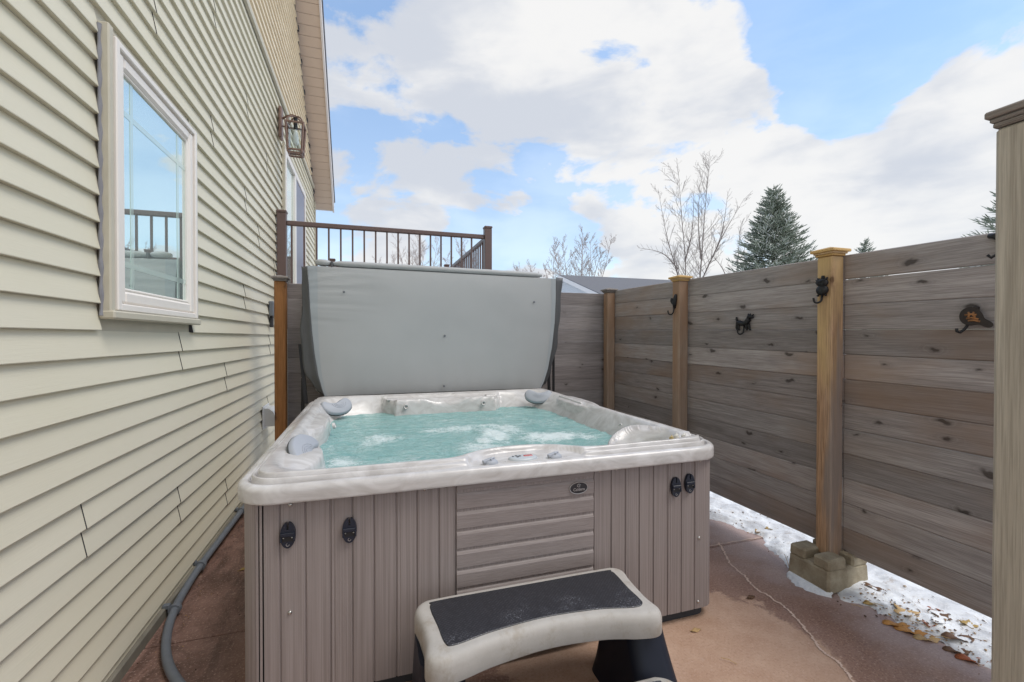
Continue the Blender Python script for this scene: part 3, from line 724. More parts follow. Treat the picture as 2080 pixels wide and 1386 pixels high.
def shell_z(x, y):
    d = -sd_rr(x, y, TX0, TX1, TY0, TY1, TR)
    dc = np.minimum.reduce([np.hypot(x - a, y - b_) for a in (TX0, TX1) for b_ in (TY0, TY1)])
    cw = 1 - sstep(.38, .95, dc)
    fadeB = 1 - sstep(.30, .62, dc)
    zs = .842 + .017 * sstep(.040, .047, d) + .015 * sstep(.062, .069, d) - .015 * np.exp(-((d - .038) / .0045) ** 2) - .013 * np.exp(-((d - .060) / .0045) ** 2)
    zl = .842 + .032 * sstep(.022, .088, d)
    zstep = .842 + .017 * sstep(.040, .047, d) * 1.0 + .015 * sstep(.060, .092, d)
    zr = zl * (1 - cw) + zs * cw
    # basin
    side = sd_rr(x, y, -.335, 1.545, 1.822, 3.885, .16)
    pan = (np.sqrt(((x - .635) / .345) ** 2 + ((y - 1.70) / .245) ** 2) - 1) * .24
    b = -smax(side, -pan, .05)
    cwb = np.exp(-((x + .34) ** 2 + (y - 3.9) ** 2) / .45 ** 2) + np.exp(-((x - 1.55) ** 2 + (y - 3.9) ** 2) / .45 ** 2)
    cwl = np.exp(-((x + .34) / .2) ** 2) * .0
    sl = 2.4 - 1.85 * np.clip(cwb, 0, 1)
    sl = sl - 1.0 * np.clip(np.exp(-((x - 1.55) / .2) ** 2) * (1 - np.clip(cwb, 0, 1)), 0, 1)
    rr_ = .016
    g = sl * (np.sqrt(b * b + rr_ * rr_) + b) / 2
    g = np.minimum(g, .42)
    z = zr - g
    # seat pods on the left wall: rounded shoulder carrying the near pillow, jet wall behind it
    qq = np.sqrt(((x + .34) / .165) ** 2 + ((y - 2.16) / .33) ** 2)
    zp = .866 - .045 * qq ** 2 - .9 * np.maximum(0, qq - .86)
    z = smax(z, zp, .012)
    qq = np.sqrt(((x + .36) / .145) ** 2 + ((y - 3.02) / .36) ** 4)
    zp = .852 - .02 * qq ** 2 - 1.6 * np.maximum(0, qq - .80)
    z = smax(z, zp, .02)
    # waterfall ledge at the back
    hw = .50 - .10 * sstep(3.86, 3.62, y)
    fr = 3.640 + .025 * np.cos((x - .61) * 3.2)
    sdb = np.maximum(np.abs(x - .615) - hw, fr - y)
    lip = .030 * np.clip(1 - ((x - .61) / .165) ** 2, 0, 1) * sstep(3.80, 3.66, y)
    zb_ = .846 + .010 * sstep(3.70, 3.66, y) + .02 * sstep(3.82, 3.87, y) - lip
    zb_ = zb_ - 8.0 * np.maximum(0, sdb)
    z = np.where(y > 3.3, smax(z, zb_, .006), z)
    # right wall: filter housing hump and a front arm-rest ridge around a pocket
    qf = np.sqrt(((x - 1.60) / .13) ** 2 + ((y - 3.20) / .34) ** 4)
    z = smax(z, .868 - .03 * qf ** 2 - 1.5 * np.maximum(0, qf - .85), .012)
    # ridge centre line: arc of an ellipse round the pocket
    ex, ey = (x - 1.375) / .205, (y - 1.84) / .34
    cs, sn = math.cos(R(12)), math.sin(R(12))
    er = np.sqrt((ex * cs + ey * sn * .2) ** 2 + ey ** 2)
    ridge = .868 - 9.0 * (er - 1.0) ** 2 * .10 - .085 * (1 - sstep(1.15, 1.46, x))
    ridge = np.where(er > 1.0, ridge - 1.3 * np.maximum(0, er - 1.06), ridge - .35 * np.maximum(0, .96 - er) - .02)
    pocket = np.where(er < 1.0, .835 - .06 * (1 - er), 0)
    inreg = (y > 1.822) & (x > 1.10) & (x < 1.555)
    z = np.where(inreg, smax(z, np.minimum(ridge, .866), .014), z)
    # controls recess in the front deck
    ux_ = (x - .645) / .262; uy_ = (y - 1.742) / .152
    sdp = (np.power(np.abs(ux_) ** 2.6 + np.abs(np.maximum(uy_, 0)) ** 2.2, 1 / 2.4) - 1) * .15
    sdp = np.maximum(sdp, (1.742 - y) * 1.0)
    zf = .8375 + (y - 1.742) * .055
    mask = sstep(.005, -.005, sdp)
    z = z * (1 - mask) + np.minimum(z, zf) * mask
    # faint concentric rings moulded in the recess
    # cup hollow in the front right corner
    cu = np.sqrt(((x - 1.495) / .105) ** 2 + ((y - 1.868) / .046) ** 2)
    mk = sstep(1.08, .82, cu) * (cu < 1.1)
    z = z * (1 - mk) + .845 * mk
    return np.maximum(z, .44)
rings = []
for dd_, zz in ((.018, .777), (.004, .777), (.001, .780), (0, .786), (0, .805), (0, .818)): rings.append((dd_, zz))
for i in range(1, 8):
    a = R(90 * i / 7); rings.append((.024 * (1 - math.cos(a)), .818 + .024 * math.sin(a)))
ins = list(np.arange(.0265, .125, .0021))
B = outline(0); NP = len(B); P3 = []
for d_, z_ in rings:
    O_ = outline(d_); P3.append(np.column_stack([O_, np.full(NP, z_)]))
for d_ in ins:
    O_ = outline(d_); P3.append(np.column_stack([O_, shell_z(O_[:, 0], O_[:, 1])]))
C_ = np.array([.595, 2.86]); O_ = outline(ins[-1])
ts = list(np.linspace(0, .50, 95)[1:]) + [.58, .68, .8, .9]
for t_ in ts:
    Q = O_ + (C_ - O_) * t_; P3.append(np.column_stack([Q, shell_z(Q[:, 0], Q[:, 1])]))
ALL = np.concatenate(P3); nr = len(P3)
F = [(i * NP + j, i * NP + (j + 1) % NP, (i + 1) * NP + (j + 1) % NP, (i + 1) * NP + j) for i in range(nr - 1) for j in range(NP)]
F.append(tuple((nr - 1) * NP + j for j in range(NP)))
shell = mesh_obj('shell', ALL, F, 'acrylic_shell', tub, True)
def SZ(x, y): return float(shell_z(np.array([x]), np.array([y]))[0])

# water with foam weight per vertex
nxw, nyw = 300, 320; X = np.linspace(-.36, 1.60, nxw); Y = np.linspace(1.80, 3.92, nyw); XX, YY = np.meshgrid(X, Y)
foams = [((.075, 2.82), (.13, .14), .62), ((-.115, 2.36), (.09, .13), .62), ((.575, 2.98), (.26, .15), .55), ((.76, 2.72), (.10, .24), .78), ((.60, 2.45), (.13, .16), .60), ((.88, 2.86), (.13, .22), .55),
         ((1.10, 2.56), (.22, .12), .92), ((1.28, 2.50), (.12, .07), .55), ((.80, 3.02), (.10, .10), .5), ((.66, 2.58), (.07, .12), .7), ((1.02, 2.66), (.12, .10), .6), ((.42, 2.95), (.12, .07), .5), ((.0, 2.72), (.06, .05), .5), ((.55, 3.30), (.12, .10), .3), ((.20, 2.25), (.25, .12), .30), ((-.20, 2.70), (.08, .2), .28), ((1.2, 3.05), (.2, .15), .3), ((.9, 3.3), (.25, .1), .22), ((.1, 3.3), (.3, .1), .18)]
foam = np.zeros_like(XX)
for (fx_, fy_), (rx, ry), wt in foams: foam = np.maximum(foam, wt * np.exp(-((XX - fx_) / rx) ** 2 - ((YY - fy_) / ry) ** 2))
ZZ = np.zeros_like(XX)
for j in range(nyw):
    for i in range(nxw):
        x, y = X[i], Y[j]
        ZZ[j, i] = .737 + .008 * mnoise.noise((x * 6, y * 6, 0)) + .0055 * mnoise.noise((x * 15, y * 17, 4)) + foam[j, i] * (.010 + .012 * mnoise.noise((x * 22, y * 26, 7)))
sw = np.hypot((XX - .10) / 1, (YY - 2.82) / 1); ZZ += .004 * np.sin(sw * 90) * np.exp(-(sw / .14) ** 2)
V = np.column_stack([XX.ravel(), YY.ravel(), ZZ.ravel()])
F = [(j * nxw + i, j * nxw + i + 1, (j + 1) * nxw + i + 1, (j + 1) * nxw + i) for j in range(nyw - 1) for i in range(nxw - 1)]
wat = mesh_obj('water', V, F, 'tub_water', tub, True)
at_ = wat.data.attributes.new('foam', 'FLOAT', 'POINT'); at_.data.foreach_set('value', foam.ravel().astype(np.float32))

# pillows
bean = catmull([(-.112, .038), (-.118, -.005), (-.085, -.052), (-.02, -.073), (.05, -.066), (.102, -.03), (.112, .022), (.085, .055), (.045, .045), (0, .026), (-.05, .03), (-.09, .048)], 6)
def pillow(c, n, ux, s=1.0, flip=False, thick=.026):
    n = Vector(n).normalized(); ux = Vector(ux); ux = (ux - n * ux.dot(n)).normalized(); uy = n.cross(ux)
    ol = [(p[0] * s * (-1 if flip else 1), p[1] * s) for p in bean]
    if flip: ol = ol[::-1]
    c = Vector(c)
    po = MB().pad(ol, [(-.003, .006), (-.001, thick * .55), (.004, thick * .85), (.010, thick)], c, ux, uy, n).obj('pillow', 'pillow_grey', tub, auto=50)
    MB().pad(ol, [(.002, -.012), (-.004, -.006), (-.005, .004), (.0, .0075)], c, ux, uy, n).obj('backing', 'pillow_dark', po, auto=50)
    q = MB()
    for r_ in (.020, .030, .041):
        q.tube([c + ux * (r_ * 1.35 * math.cos(R(a)) + .01) + uy * (r_ * math.sin(R(a)) + .014) + n * (thick + .0004) for a in range(180, 361, 12)], .0022, 5)
    q.obj('moulded_rings', 'pillow_grey', po, True)
    return po
pillow((-.225, 3.60, .835), (.42, -.62, .66), (.80, .60, 0), 1.02)
pillow((1.425, 3.67, .838), (-.30, -.72, .62), (.93, -.36, 0), 1.0, True)
pillow((-.272, 2.17, .842), (.62, -.22, .76), (.20, -1, -.05), 1.05)

# controls
def disc(q, c, rx, ry, rings_, n=(0, -.08, 1), ux=(1, 0, 0), seg=36):
    n = Vector(n).normalized(); ux = Vector(ux); ux = (ux - n * ux.dot(n)).normalized(); uy = n.cross(ux)
    return q.pad(ellipse(rx, ry, seg), rings_, c, ux, uy, n)
zc = SZ(.628, 1.795)
pn = disc(MB(), (.628, 1.795, zc - .001), .062, .031, [(-.004, 0), (-.002, .006), (.004, .010), (.009, .0115)]).obj('control_panel', 'panel_grey', tub, auto=40)
nrm = Vector((0, -.08, 1)).normalized()
MB().box(.632, .672, 1.789, 1.808, zc + .009, zc + .0122, .002).obj('display', 'display_red', pn)
for (bx_, by_, r_) in ((.584, 1.797, .0045), (.600, 1.805, .006), (.603, 1.790, .006), (.615, 1.798, .006)):
    disc(MB(), (bx_, by_, zc + .0095), r_, r_ * .9, [(0, 0), (0, .002), (.001, .003)], seg=14).obj('button', 'button_dark', pn)
q = MB()
for r_ in (.078, .092):
    q.tube([(.628 + r_ * math.cos(R(a)), 1.795 + r_ * .52 * math.sin(R(a)), SZ(.628 + r_ * math.cos(R(a)), 1.795 + r_ * .52 * math.sin(R(a))) + .0003) for a in range(200, 356, 6)], .0016, 5)
for kx in (.482, .770):
    for r_ in (.042, .052):
        q.tube([(kx + r_ * math.cos(R(a)), 1.772 + r_ * .5 * math.sin(R(a)), SZ(kx + r_ * math.cos(R(a)), 1.772 + r_ * .5 * math.sin(R(a))) + .0003) for a in range(230, 372, 8)], .0014, 5)
q.obj('moulded_rings', 'acrylic_shell', tub, True)
for kx, ky in ((.480, 1.772), (.768, 1.776)):
    z0 = SZ(kx, ky)
    kn = disc(MB(), (kx, ky, z0 - .001), .030, .021, [(-.002, 0), (-.001, .006), (.004, .013), (.010, .017), (.016, .0185)]).obj('dial', 'pillow_grey', tub, auto=45)
    q = MB(); q.bar((kx - .036, ky - .010, z0 + .010), (kx + .006, ky + .002, z0 + .018), .016, .012); q.tube([(kx - .004, ky - .014, z0 + .018), (kx + .006, ky, z0 + .0205), (kx + .018, ky + .008, z0 + .019)], .004, 6)
    q.obj('grip', 'pillow_grey', kn)
# jets and details on the wet walls
for (c, n_) in (((-.205, 3.02, .80), (1, -.1, .25)), ((.285, 3.628, .805), (0, -1, .15)), ((.92, 3.628, .805), (0, -1, .15)), ((1.50, 2.44, .80), (-1, -.2, .4))):
    n_ = Vector(n_).normalized(); ux = n_.orthogonal().normalized(); uy = n_.cross(ux)
    j = MB().pad(ellipse(.019, .019, 20), [(0, -.01), (0, .003), (.003, .006), (.008, .003), (.010, -.002)], c, ux, uy, n_).obj('jet', 'acrylic_shell', tub, auto=45)
    MB().pad(ellipse(.005, .005, 12), [(0, -.004), (0, .002)], c, ux, uy, n_).obj('nozzle', 'pillow_dark', j)
# filter slot on the right wall
fs = MB().bar((1.545, 3.46, .848), (1.535, 3.03, .848), .022, .046, (-.5, 0, .8), .008).obj('filter_lid', 'acrylic_shell', tub)
MB().bar((1.533, 3.36, .853), (1.527, 3.10, .853), .010, .016, (-.5, 0, .8), .003).obj('slot', 'pillow_dark', fs)
for bx_ in (.19, 1.02):
    MB().box(bx_ - .05, bx_ + .05, 3.74, 3.80, .840, .856, .006).obj('waterfall_cap', 'acrylic_shell', tub)

# latches on the cabinet
def latch(x, z_, dark):
    y = 1.7545; ol = []
    for i in range(48):
        a = 2 * math.pi * i / 48; px, pz = .0255 * math.cos(a), .046 * math.sin(a); ol.append((px, pz))
    notch = [(.0035, .0455), (.0030, .020), (-.0030, .020), (-.0035, .0455)]
    ol2 = [p_ for p_ in ol if not (abs(p_[0]) < .005 and p_[1] > 0)]
    kk = next(i for i, p_ in enumerate(ol2) if p_[0] < 0 and p_[1] > 0)
    ol2 = ol2[:kk] + notch + ol2[kk:]
    l_ = MB().prism(ol2, 0, .013, lambda u, v, h: (x + u, y - h, z_ + v)).obj('latch', 'latch_navy', tub)
    q = MB(); q.box(x - .023, x + .023, y - .019, y - .013, z_ - .004, z_ + .010, .002); q.box(x - .0245, x - .018, y - .018, y - .013, z_ - .022, z_ - .004, .001); q.box(x + .018, x + .0245, y - .018, y - .013, z_ - .022, z_ - .004, .001)
    q.obj('buckle', 'latch_navy', l_)
    MB().box(x - .017, x + .017, y - .0138, y - .0131, z_ - .021, z_ - .0045).obj('socket', 'black_metal', l_)
    for sx in (-.014, .014): MB().ball((x + sx, y - .0135, z_ - .008), .0030, 8, 6).obj('rivet', 'steel', l_)
    q = MB(); q.tube([(x, y - .003, z_ + .044), (x, y - .003, z_ + .026), (x, y - .006, z_ + .020)], [.0011, .0013, .0035], 8); q.obj('pin', 'steel', l_)
    q = MB(); q.tube([(x + .005 * math.cos(R(a)), y - .0133, z_ - .033 + .005 * math.sin(R(a))) for a in range(100, 400, 30)], .0009, 5); q.obj('lock_mark', 'badge_silver', l_)
for x, z_ in ((-.274, .656), (-.068, .646), (1.371, .657), (1.449, .666)): latch(x, z_, 0)
for x, z_ in ((-.267, .760), (.210, .765), (.972, .768), (1.058, .768), (1.517, .766), (-.270, .372), (1.513, .393), (1.509, .085)):
    MB().ball((x, 1.757, z_), (.0075, .006, .0075), 12, 8).obj('screw', 'steel', tub, True)
MB().ball((.293, 1.757, .766), (.004, .002, .004), 8, 6).obj('screw_hole', 'black_metal', tub, True)
bd = MB().pad(ellipse(.043, .0255, 40), [(0, 0), (0, .004), (.003, .006)], (.868, 1.7515, .705), (1, 0, 0), (0, 0, 1), (0, -1, 0)).obj('badge', 'badge_dark', tub)
MB().tube([(.868 + .0425 * math.cos(2 * math.pi * i / 40), 1.7465, .705 + .025 * math.sin(2 * math.pi * i / 40)) for i in range(41)], .0016, 6).obj('badge_rim', 'badge_silver', bd)
cu = bpy.data.curves.new('lettering', 'FONT'); cu.body = 'Caldera'; cu.size = .0175; cu.align_x = 'CENTER'; cu.extrude = .0004; cu.shear = .15
tmp = bpy.data.objects.new('tmp', cu); COL.objects.link(tmp)
dg = bpy.context.evaluated_depsgraph_get(); me = bpy.data.meshes.new_from_object(tmp.evaluated_get(dg)); bpy.data.objects.remove(tmp)
me.name = 'lettering'; me.materials.clear(); me.materials.append(MATS['badge_silver'])
for v in me.vertices: v.co = Vector((.868 + v.co.x, 1.7448 - v.co.z, .6935 + v.co.y)) - Vector((.6, 2.86, 0))
lo = bpy.data.objects.new('lettering', me); COL.objects.link(lo); lo.parent = bd
q = MB(); q.tube([(.868 + .0075 * math.cos(R(a)), 1.7452, .716 + .0065 * math.sin(R(a))) for a in range(60, 330, 20)], .0011, 5); q.tube([(.866, 1.7452, .719), (.871, 1.7452, .716), (.877, 1.7452, .7185)], .001, 5)
q.obj('emblem', 'badge_silver', bd)

# seashells lying in the cup hollow
for (x, y, r_, mt, lb) in ((1.435, 1.862, .017, 'shell_amber', 'small amber seashell in the tub corner hollow'), (1.468, 1.868, .022, 'shell_white', 'white seashell between two others in the tub corner hollow'), (1.515, 1.870, .020, 'shell_white', 'white seashell farthest right in the tub corner hollow')):
    q = MB(); q.tube([(x + r_ * (.3 * math.cos(a) * (1 - a / 9)), y + r_ * (.35 * math.sin(a) * (1 - a / 9)), .847 + r_ * .25 + r_ * a * .16) for a in np.linspace(0, 7.5, 22)], [r_ * (.62 - .07 * a) for a in np.linspace(0, 7.5, 22)], 8)
    tag(q.obj('seashell', mt, None, True, at=(x, y, .847)), lb, 'seashell', 'seashells in the tub corner')

# ------------------------------------------------------------------ tub cover, standing folded behind the tub
cov = thing('tub_cover', 'grey vinyl hot tub cover folded upright behind the tub', 'tub cover', (.6, 4.15, .86))
left = [(-.482, 1.955), (-.470, 1.80), (-.462, 1.62), (-.448, 1.42), (-.428, 1.22), (-.400, 1.04), (-.372, .93), (-.352, .862)]
right = [(1.765, 1.935), (1.763, 1.72), (1.752, 1.50), (1.722, 1.26), (1.680, 1.05), (1.640, .93), (1.610, .862)]
nu, nv = 90, 90; V = []; F = []; FRONT = {}
def edge(tab, z_):
    zs = [p_[1] for p_ in tab][::-1]; xs = [p_[0] for p_ in tab][::-1]; return float(np.interp(z_, zs, xs))
for side_y, sg in ((4.055, -1), (4.145, 1)):
    for j in range(nv + 1):
        for i in range(nu + 1):
            u = i / nu; zt_ = 1.955 - .02 * u; z_ = .862 + (zt_ - .862) * j / nv
            x = edge(left, z_) * (1 - u) + edge(right, z_) * u
            bul = .018 * (1 - (2 * u - 1) ** 6) * (1 - (2 * j / nv - 1) ** 6)
            wr = .011 * abs(mnoise.noise((x * 2.2 + z_ * 2, z_ * 15, 1))) * max(0, 1 - u * 2.9) * max(0, j / nv - .35) * 1.5 + .006 * mnoise.noise((x * 9, z_ * 1.2, 5)) * max(0, 1 - j / nv * 4) + .002 * mnoise.noise((x * 3, z_ * 5, 3))
            V.append((x, side_y + sg * bul + wr, z_)); 
            if sg < 0: FRONT[(i, j)] = V[-1]
N1 = (nu + 1) * (nv + 1)
for b0 in (0, N1):
    for j in range(nv):
        for i in range(nu): a = b0 + j * (nu + 1) + i; F.append((a, a + 1, a + nu + 2, a + nu + 1))
for i in range(nu):
    for j in (0, nv): a = j * (nu + 1) + i; F.append((a, a + 1, a + 1 + N1, a + N1))
for j in range(nv):
    for i in (0, nu): a = j * (nu + 1) + i; F.append((a, a + nu + 1, a + nu + 1 + N1, a + N1))
q = MB(); q.v = V; q.f = F; q.obj('front_half', 'cover_vinyl', cov, auto=50)
def fpt_(u, j):
    i = min(nu - 1, int(u * nu)); f_ = u * nu - i; a, b2_ = FRONT[(i, j)], FRONT[(i + 1, j)]
    return tuple(a[k] + (b2_[k] - a[k]) * f_ for k in range(3))
def band(name, lo, hi, mat):
    V = []; F = []
    for j in range(nv + 1):
        v = j / nv
        for k in range(6): p_ = fpt_(lo(v) + (hi(v) - lo(v)) * k / 5, j); V.append((p_[0], p_[1] - .0016, p_[2]))
    for j in range(nv):
        for k in range(5): a = j * 6 + k; F.append((a, a + 1, a + 7, a + 6))
    return mesh_obj(name, V, F, mat, cov, True)
band('edge_binding', lambda v: .001, lambda v: .010 + .024 * v, 'cover_binding'); band('edge_binding', lambda v: .988 - .012 * v, lambda v: .999, 'cover_binding')
q = MB(); q.box(-.44, 1.68, 4.185, 4.27, .87, 1.955, .03); q.obj('rear_half', 'cover_vinyl', cov)
def roll(x0, x1, z0, z1):
    q = MB(); n = 14; ring = [(.030 * math.copysign(abs(math.cos(a)) ** .7, math.cos(a)), .027 * math.copysign(abs(math.sin(a)) ** .7, math.sin(a))) for a in [2 * math.pi * i / 14 for i in range(14)]]
    V = []; kk = max(6, int((x1 - x0) * 22))
    for i in range(kk + 1):
        u = i / kk; e = min(1, .55 + min(u, 1 - u) * kk * .3)
        for ry, rz in ring: V.append((x0 + (x1 - x0) * u, 4.10 + ry * e * 1.8, z0 + (z1 - z0) * u + rz * e + .0025 * mnoise.noise((u * 30, 0, 0))))
    F = [(i * n + k, i * n + (k + 1) % n, (i + 1) * n + (k + 1) % n, (i + 1) * n + k) for i in range(kk) for k in range(n)] + [tuple(range(n)), tuple(kk * n + k for k in range(n))]
    q.add(V, F); return q.obj('top_roll', 'cover_vinyl', cov, auto=60)
roll(-.425, -.298, 1.992, 1.988); roll(-.283, 1.625, 1.986, 1.966)
MB().box(-.30, -.282, 4.05, 4.16, 1.955, 2.0, .004).obj('hinge_strap', 'cover_skirt', cov)
def skirt(tab, ofs, yb, name):
    V = []; F = []; n = 30; mcols = 6
    for j in range(n + 1):
        z_ = .862 + (1.95 - .862) * j / n; e = edge(tab, z_); w_ = ofs(z_)
        for i in range(mcols + 1):
            u = i / mcols
            V.append((e + w_ * u + .006 * math.sin(j * .7) * u, 4.052 + .012 * math.sin(u * math.pi) + yb(z_) * u ** 1.5, z_ - .012 * u * (1 - u) + (.0 if j else .03 * u)))
    for j in range(n):
        for i in range(mcols): a = j * (mcols + 1) + i; F.append((a, a + 1, a + mcols + 2, a + mcols + 1))
    o = mesh_obj(name, V, F, 'cover_skirt', cov, True)
    md = o.modifiers.new('thick', 'SOLIDIFY'); md.thickness = .004
skirt(left, lambda z_: -.052 - .050 * max(0, min(1, (1.75 - z_) / .45)) + .070 * max(0, min(1, (1.05 - z_) / .19)), lambda z_: .035, 'skirt')
skirt(right, lambda z_: .062 + .05 * max(0, (z_ - 1.6)) - .03 * max(0, (1.2 - z_)) / .34, lambda z_: .03, 'skirt')
for (x, z_) in ((-.195, 1.742), (1.525, 1.698), (.66, 1.372), (.655, .915)):
    disc(MB(), (x, 4.034, z_), .010, .010, [(0, 0), (0, .003), (.003, .005)], (0, -1, 0), (1, 0, 0), 14).obj('snap', 'pvc_grey', cov)
lift = thing('cover_lifter', 'black steel cover lifter arms standing either side of the grey cover', 'cover lifter', (.6, 4.2, .4))
q = MB(); q.bar((-.535, 4.14, .40), (-.520, 4.14, 1.62), .026, .026, (0, 1, 0)); q.bar((-.50, 4.10, .80), (-.545, 4.12, 1.30), .03, .02, (0, 1, 0)); q.obj('arm', 'black_metal', lift)
q = MB(); q.bar((1.775, 4.14, .40), (1.775, 4.14, 1.30), .020, .02, (0, 1, 0)); q.tube([(1.755, 4.12, 1.28), (1.735, 4.11, 1.12), (1.705, 4.10, .98), (1.71, 4.10, .85), (1.71, 4.10, .4)], .016, 8); q.obj('arm', 'black_metal', lift)
for z_ in (1.02, 1.20, 1.33, 1.45): MB().ball((-.532, 4.12, z_), .009, 8, 6).obj('bolt', 'steel', lift, True)
MB().box(-.56, 1.80, 4.03, 4.17, .36, .40, .005).obj('bracket', 'black_metal', lift)

# ------------------------------------------------------------------ step stool
st = thing('step_stool', 'two tread tub step of pale grey plastic with black mats and navy legs', 'step stool', (.6, 1.4, 0))
def tread(pts, z_, mat_pts, th=.085):
    pts, mat_pts = SX(pts), SX(mat_pts); ol = catmull(pts, 8)
    t_ = MB().pad(ol, [(.014, -th + .012), (.002, -th), (0, -th + .004), (0, -.032), (.003, -.018), (.009, -.008), (.018, -.002), (.028, 0)], (0, 0, z_), (1, 0, 0), (0, 1, 0), (0, 0, 1)).obj('tread', 'step_plastic', st, auto=60)
    MB().pad(catmull(mat_pts, 8), [(0, -.002), (0, .002), (.002, .0035)], (0, 0, z_), (1, 0, 0), (0, 1, 0), (0, 0, 1)).obj('rubber_mat', 'mat_black', t_)
    return t_
SX = lambda L: [(.155 + (x - .155) * .968, y) for x, y in L]
tread([(.165, 1.372), (.205, 1.337), (.27, 1.343), (.40, 1.372), (.60, 1.392), (.80, 1.374), (.93, 1.338), (1.00, 1.330), (1.035, 1.362), (1.030, 1.44), (1.040, 1.56), (1.050, 1.632), (1.015, 1.672), (.94, 1.680), (.6, 1.682), (.26, 1.680), (.185, 1.668), (.155, 1.622), (.165, 1.54), (.172, 1.45)], .385,
      [(.232, 1.408), (.262, 1.388), (.40, 1.414), (.60, 1.430), (.80, 1.414), (.935, 1.384), (.978, 1.396), (.985, 1.43), (.984, 1.50), (.990, 1.59), (.985, 1.625), (.95, 1.640), (.6, 1.642), (.25, 1.642), (.215, 1.626), (.212, 1.58), (.222, 1.50)])
tread([(.165, 1.00), (.205, .965), (.27, .971), (.40, 1.0), (.60, 1.02), (.80, 1.0), (.93, .966), (1.00, .958), (1.035, .99), (1.028, 1.07), (1.036, 1.20), (1.025, 1.275), (.985, 1.312), (.92, 1.320), (.6, 1.322), (.27, 1.320), (.205, 1.308), (.165, 1.265), (.165, 1.17), (.172, 1.08)], .188,
      [(.232, 1.036), (.262, 1.016), (.40, 1.042), (.60, 1.058), (.80, 1.042), (.935, 1.012), (.978, 1.024), (.985, 1.06), (.984, 1.13), (.984, 1.23), (.972, 1.268), (.93, 1.284), (.6, 1.286), (.25, 1.284), (.215, 1.266), (.212, 1.21), (.222, 1.13)], .07)
def leg(x0, x1, sg):
    q = MB(); n = 24; V = []; F = []
    for j in range(n + 1):
        u = j / n; z_ = .31 * u
        a0 = x0 - (.014 if sg > 0 else 0) * (1 - u) ** 3 * 3 + (.02 * u if sg < 0 else 0); a1 = x1 + (.014 if sg < 0 else 0) * (1 - u) ** 3 * 3 - (.02 * u if sg > 0 else 0)
        y0_ = 1.40 - .16 * (1 - u) ** 1.3; y1_ = 1.655
        for pt in rrect(a0, a1, y0_, y1_, .055, 6): V.append((pt[0], pt[1], z_))
    k = len(rrect(0, 1, 0, 1, .1, 6))
    F = [(j * k + i, j * k + (i + 1) % k, (j + 1) * k + (i + 1) % k, (j + 1) * k + i) for j in range(n) for i in range(k)] + [tuple(range(k - 1, -1, -1)), tuple(n * k + i for i in range(k))]
    q.add(V, F).obj('leg', 'leg_navy', st, auto=50)
leg(.905, 1.075, 1); leg(.135, .30, -1)

# ------------------------------------------------------------------ fences
def ztilt(y, z_): return .172 + (z_ - .172) * (1 + .0112 * (y - 1.17))
def cap(q, x, y, z0, s_=.0445, k=1.0):
    for (e, a, b_) in ((.006 * k, 0, .012), (.013 * k, .012, .022), (.024 * k, .022, .038)):
        q.box(x - s_ - e, x + s_ + e, y - s_ - e, y + s_ + e, z0 + a, z0 + b_, .003)
    e = s_ + .024 * k
    q.add([(x - e + .004, y - e + .004, z0 + .038), (x + e - .004, y - e + .004, z0 + .038), (x + e - .004, y + e - .004, z0 + .038), (x - e + .004, y + e - .004, z0 + .038), (x, y, z0 + .056)], [(0, 1, 4), (1, 2, 4), (2, 3, 4), (3, 0, 4)])
    return q
sf = thing('side_fence', 'grey weathered wood fence of wide horizontal boards along the right side', 'fence', (2.45, 2.4, 0))
NB = 12; BH = (1.80 - .172) / NB
rb = random.Random(4)
bays = [(.50, 1.7785), (1.7795, 3.0315), (3.0325, 4.325)]
for bi, (a, b_) in enumerate(bays):
    q = MB()
    for k in range(NB):
        z0 = .172 + k * BH; gap = .0002 + (.0035 if k == NB - 1 and bi == 0 else 0)
        xo = rb.uniform(-.0015, .0015)
        q.box(2.500 + xo, 2.522 + xo, a, b_, z0 + gap, z0 + BH - .0002, .0045, zf=ztilt)
    q.obj('board_panel', 'fence_side', sf)
def post(parent, x, y, z0, z1, mat, capmat, s_=.0445, name='post'):
    o = MB().box(x - s_, x + s_, y - s_, y + s_, z0, z1, .007).obj(name, mat, parent, at=(x, y, z0))
    cap(MB(), x, y, z1 + .0005, s_).obj('post_cap', capmat, o)
    return o
post(sf, 2.4515, .52, 0, 1.80, 'post_brown', 'cap_grey')
post(sf, 2.4515, 1.822, .15, 1.806, 'post_orange', 'cap_pine')
post(sf, 2.4515, 3.076, 0, 1.818, 'post_brown', 'cap_pine')
post(sf, 2.4515, 4.215, 0, 1.830, 'post_brown', 'cap_grey')
bf = thing('back_fence', 'grey board fence crossing behind the tub cover with an orange brown end post', 'fence', (.8, 4.3, 0))
q = MB()
for k in range(13):
    z0 = .13 + k * .1308; q.box(-.673, 2.4995, 4.315, 4.335, z0 + .0002, z0 + .1304, .0022)
q.obj('board_panel', 'fence_back', bf)
post(bf, -.7165, 4.2665, 0, 1.838, 'post_cedar', 'cap_grey')
gp = thing('gate_post', 'tall weathered beige gate post close by on the far right', 'post', (1.352, .563, 0))
o = MB().box(1.3075, 1.3965, .518, .608, 0, 1.815, .006).obj('post', 'post_grey', gp, at=(1.352, .563, 0))
cap(MB(), 1.352, .563, 1.816, .0445, .55).obj('post_cap', 'cap_grey', gp)

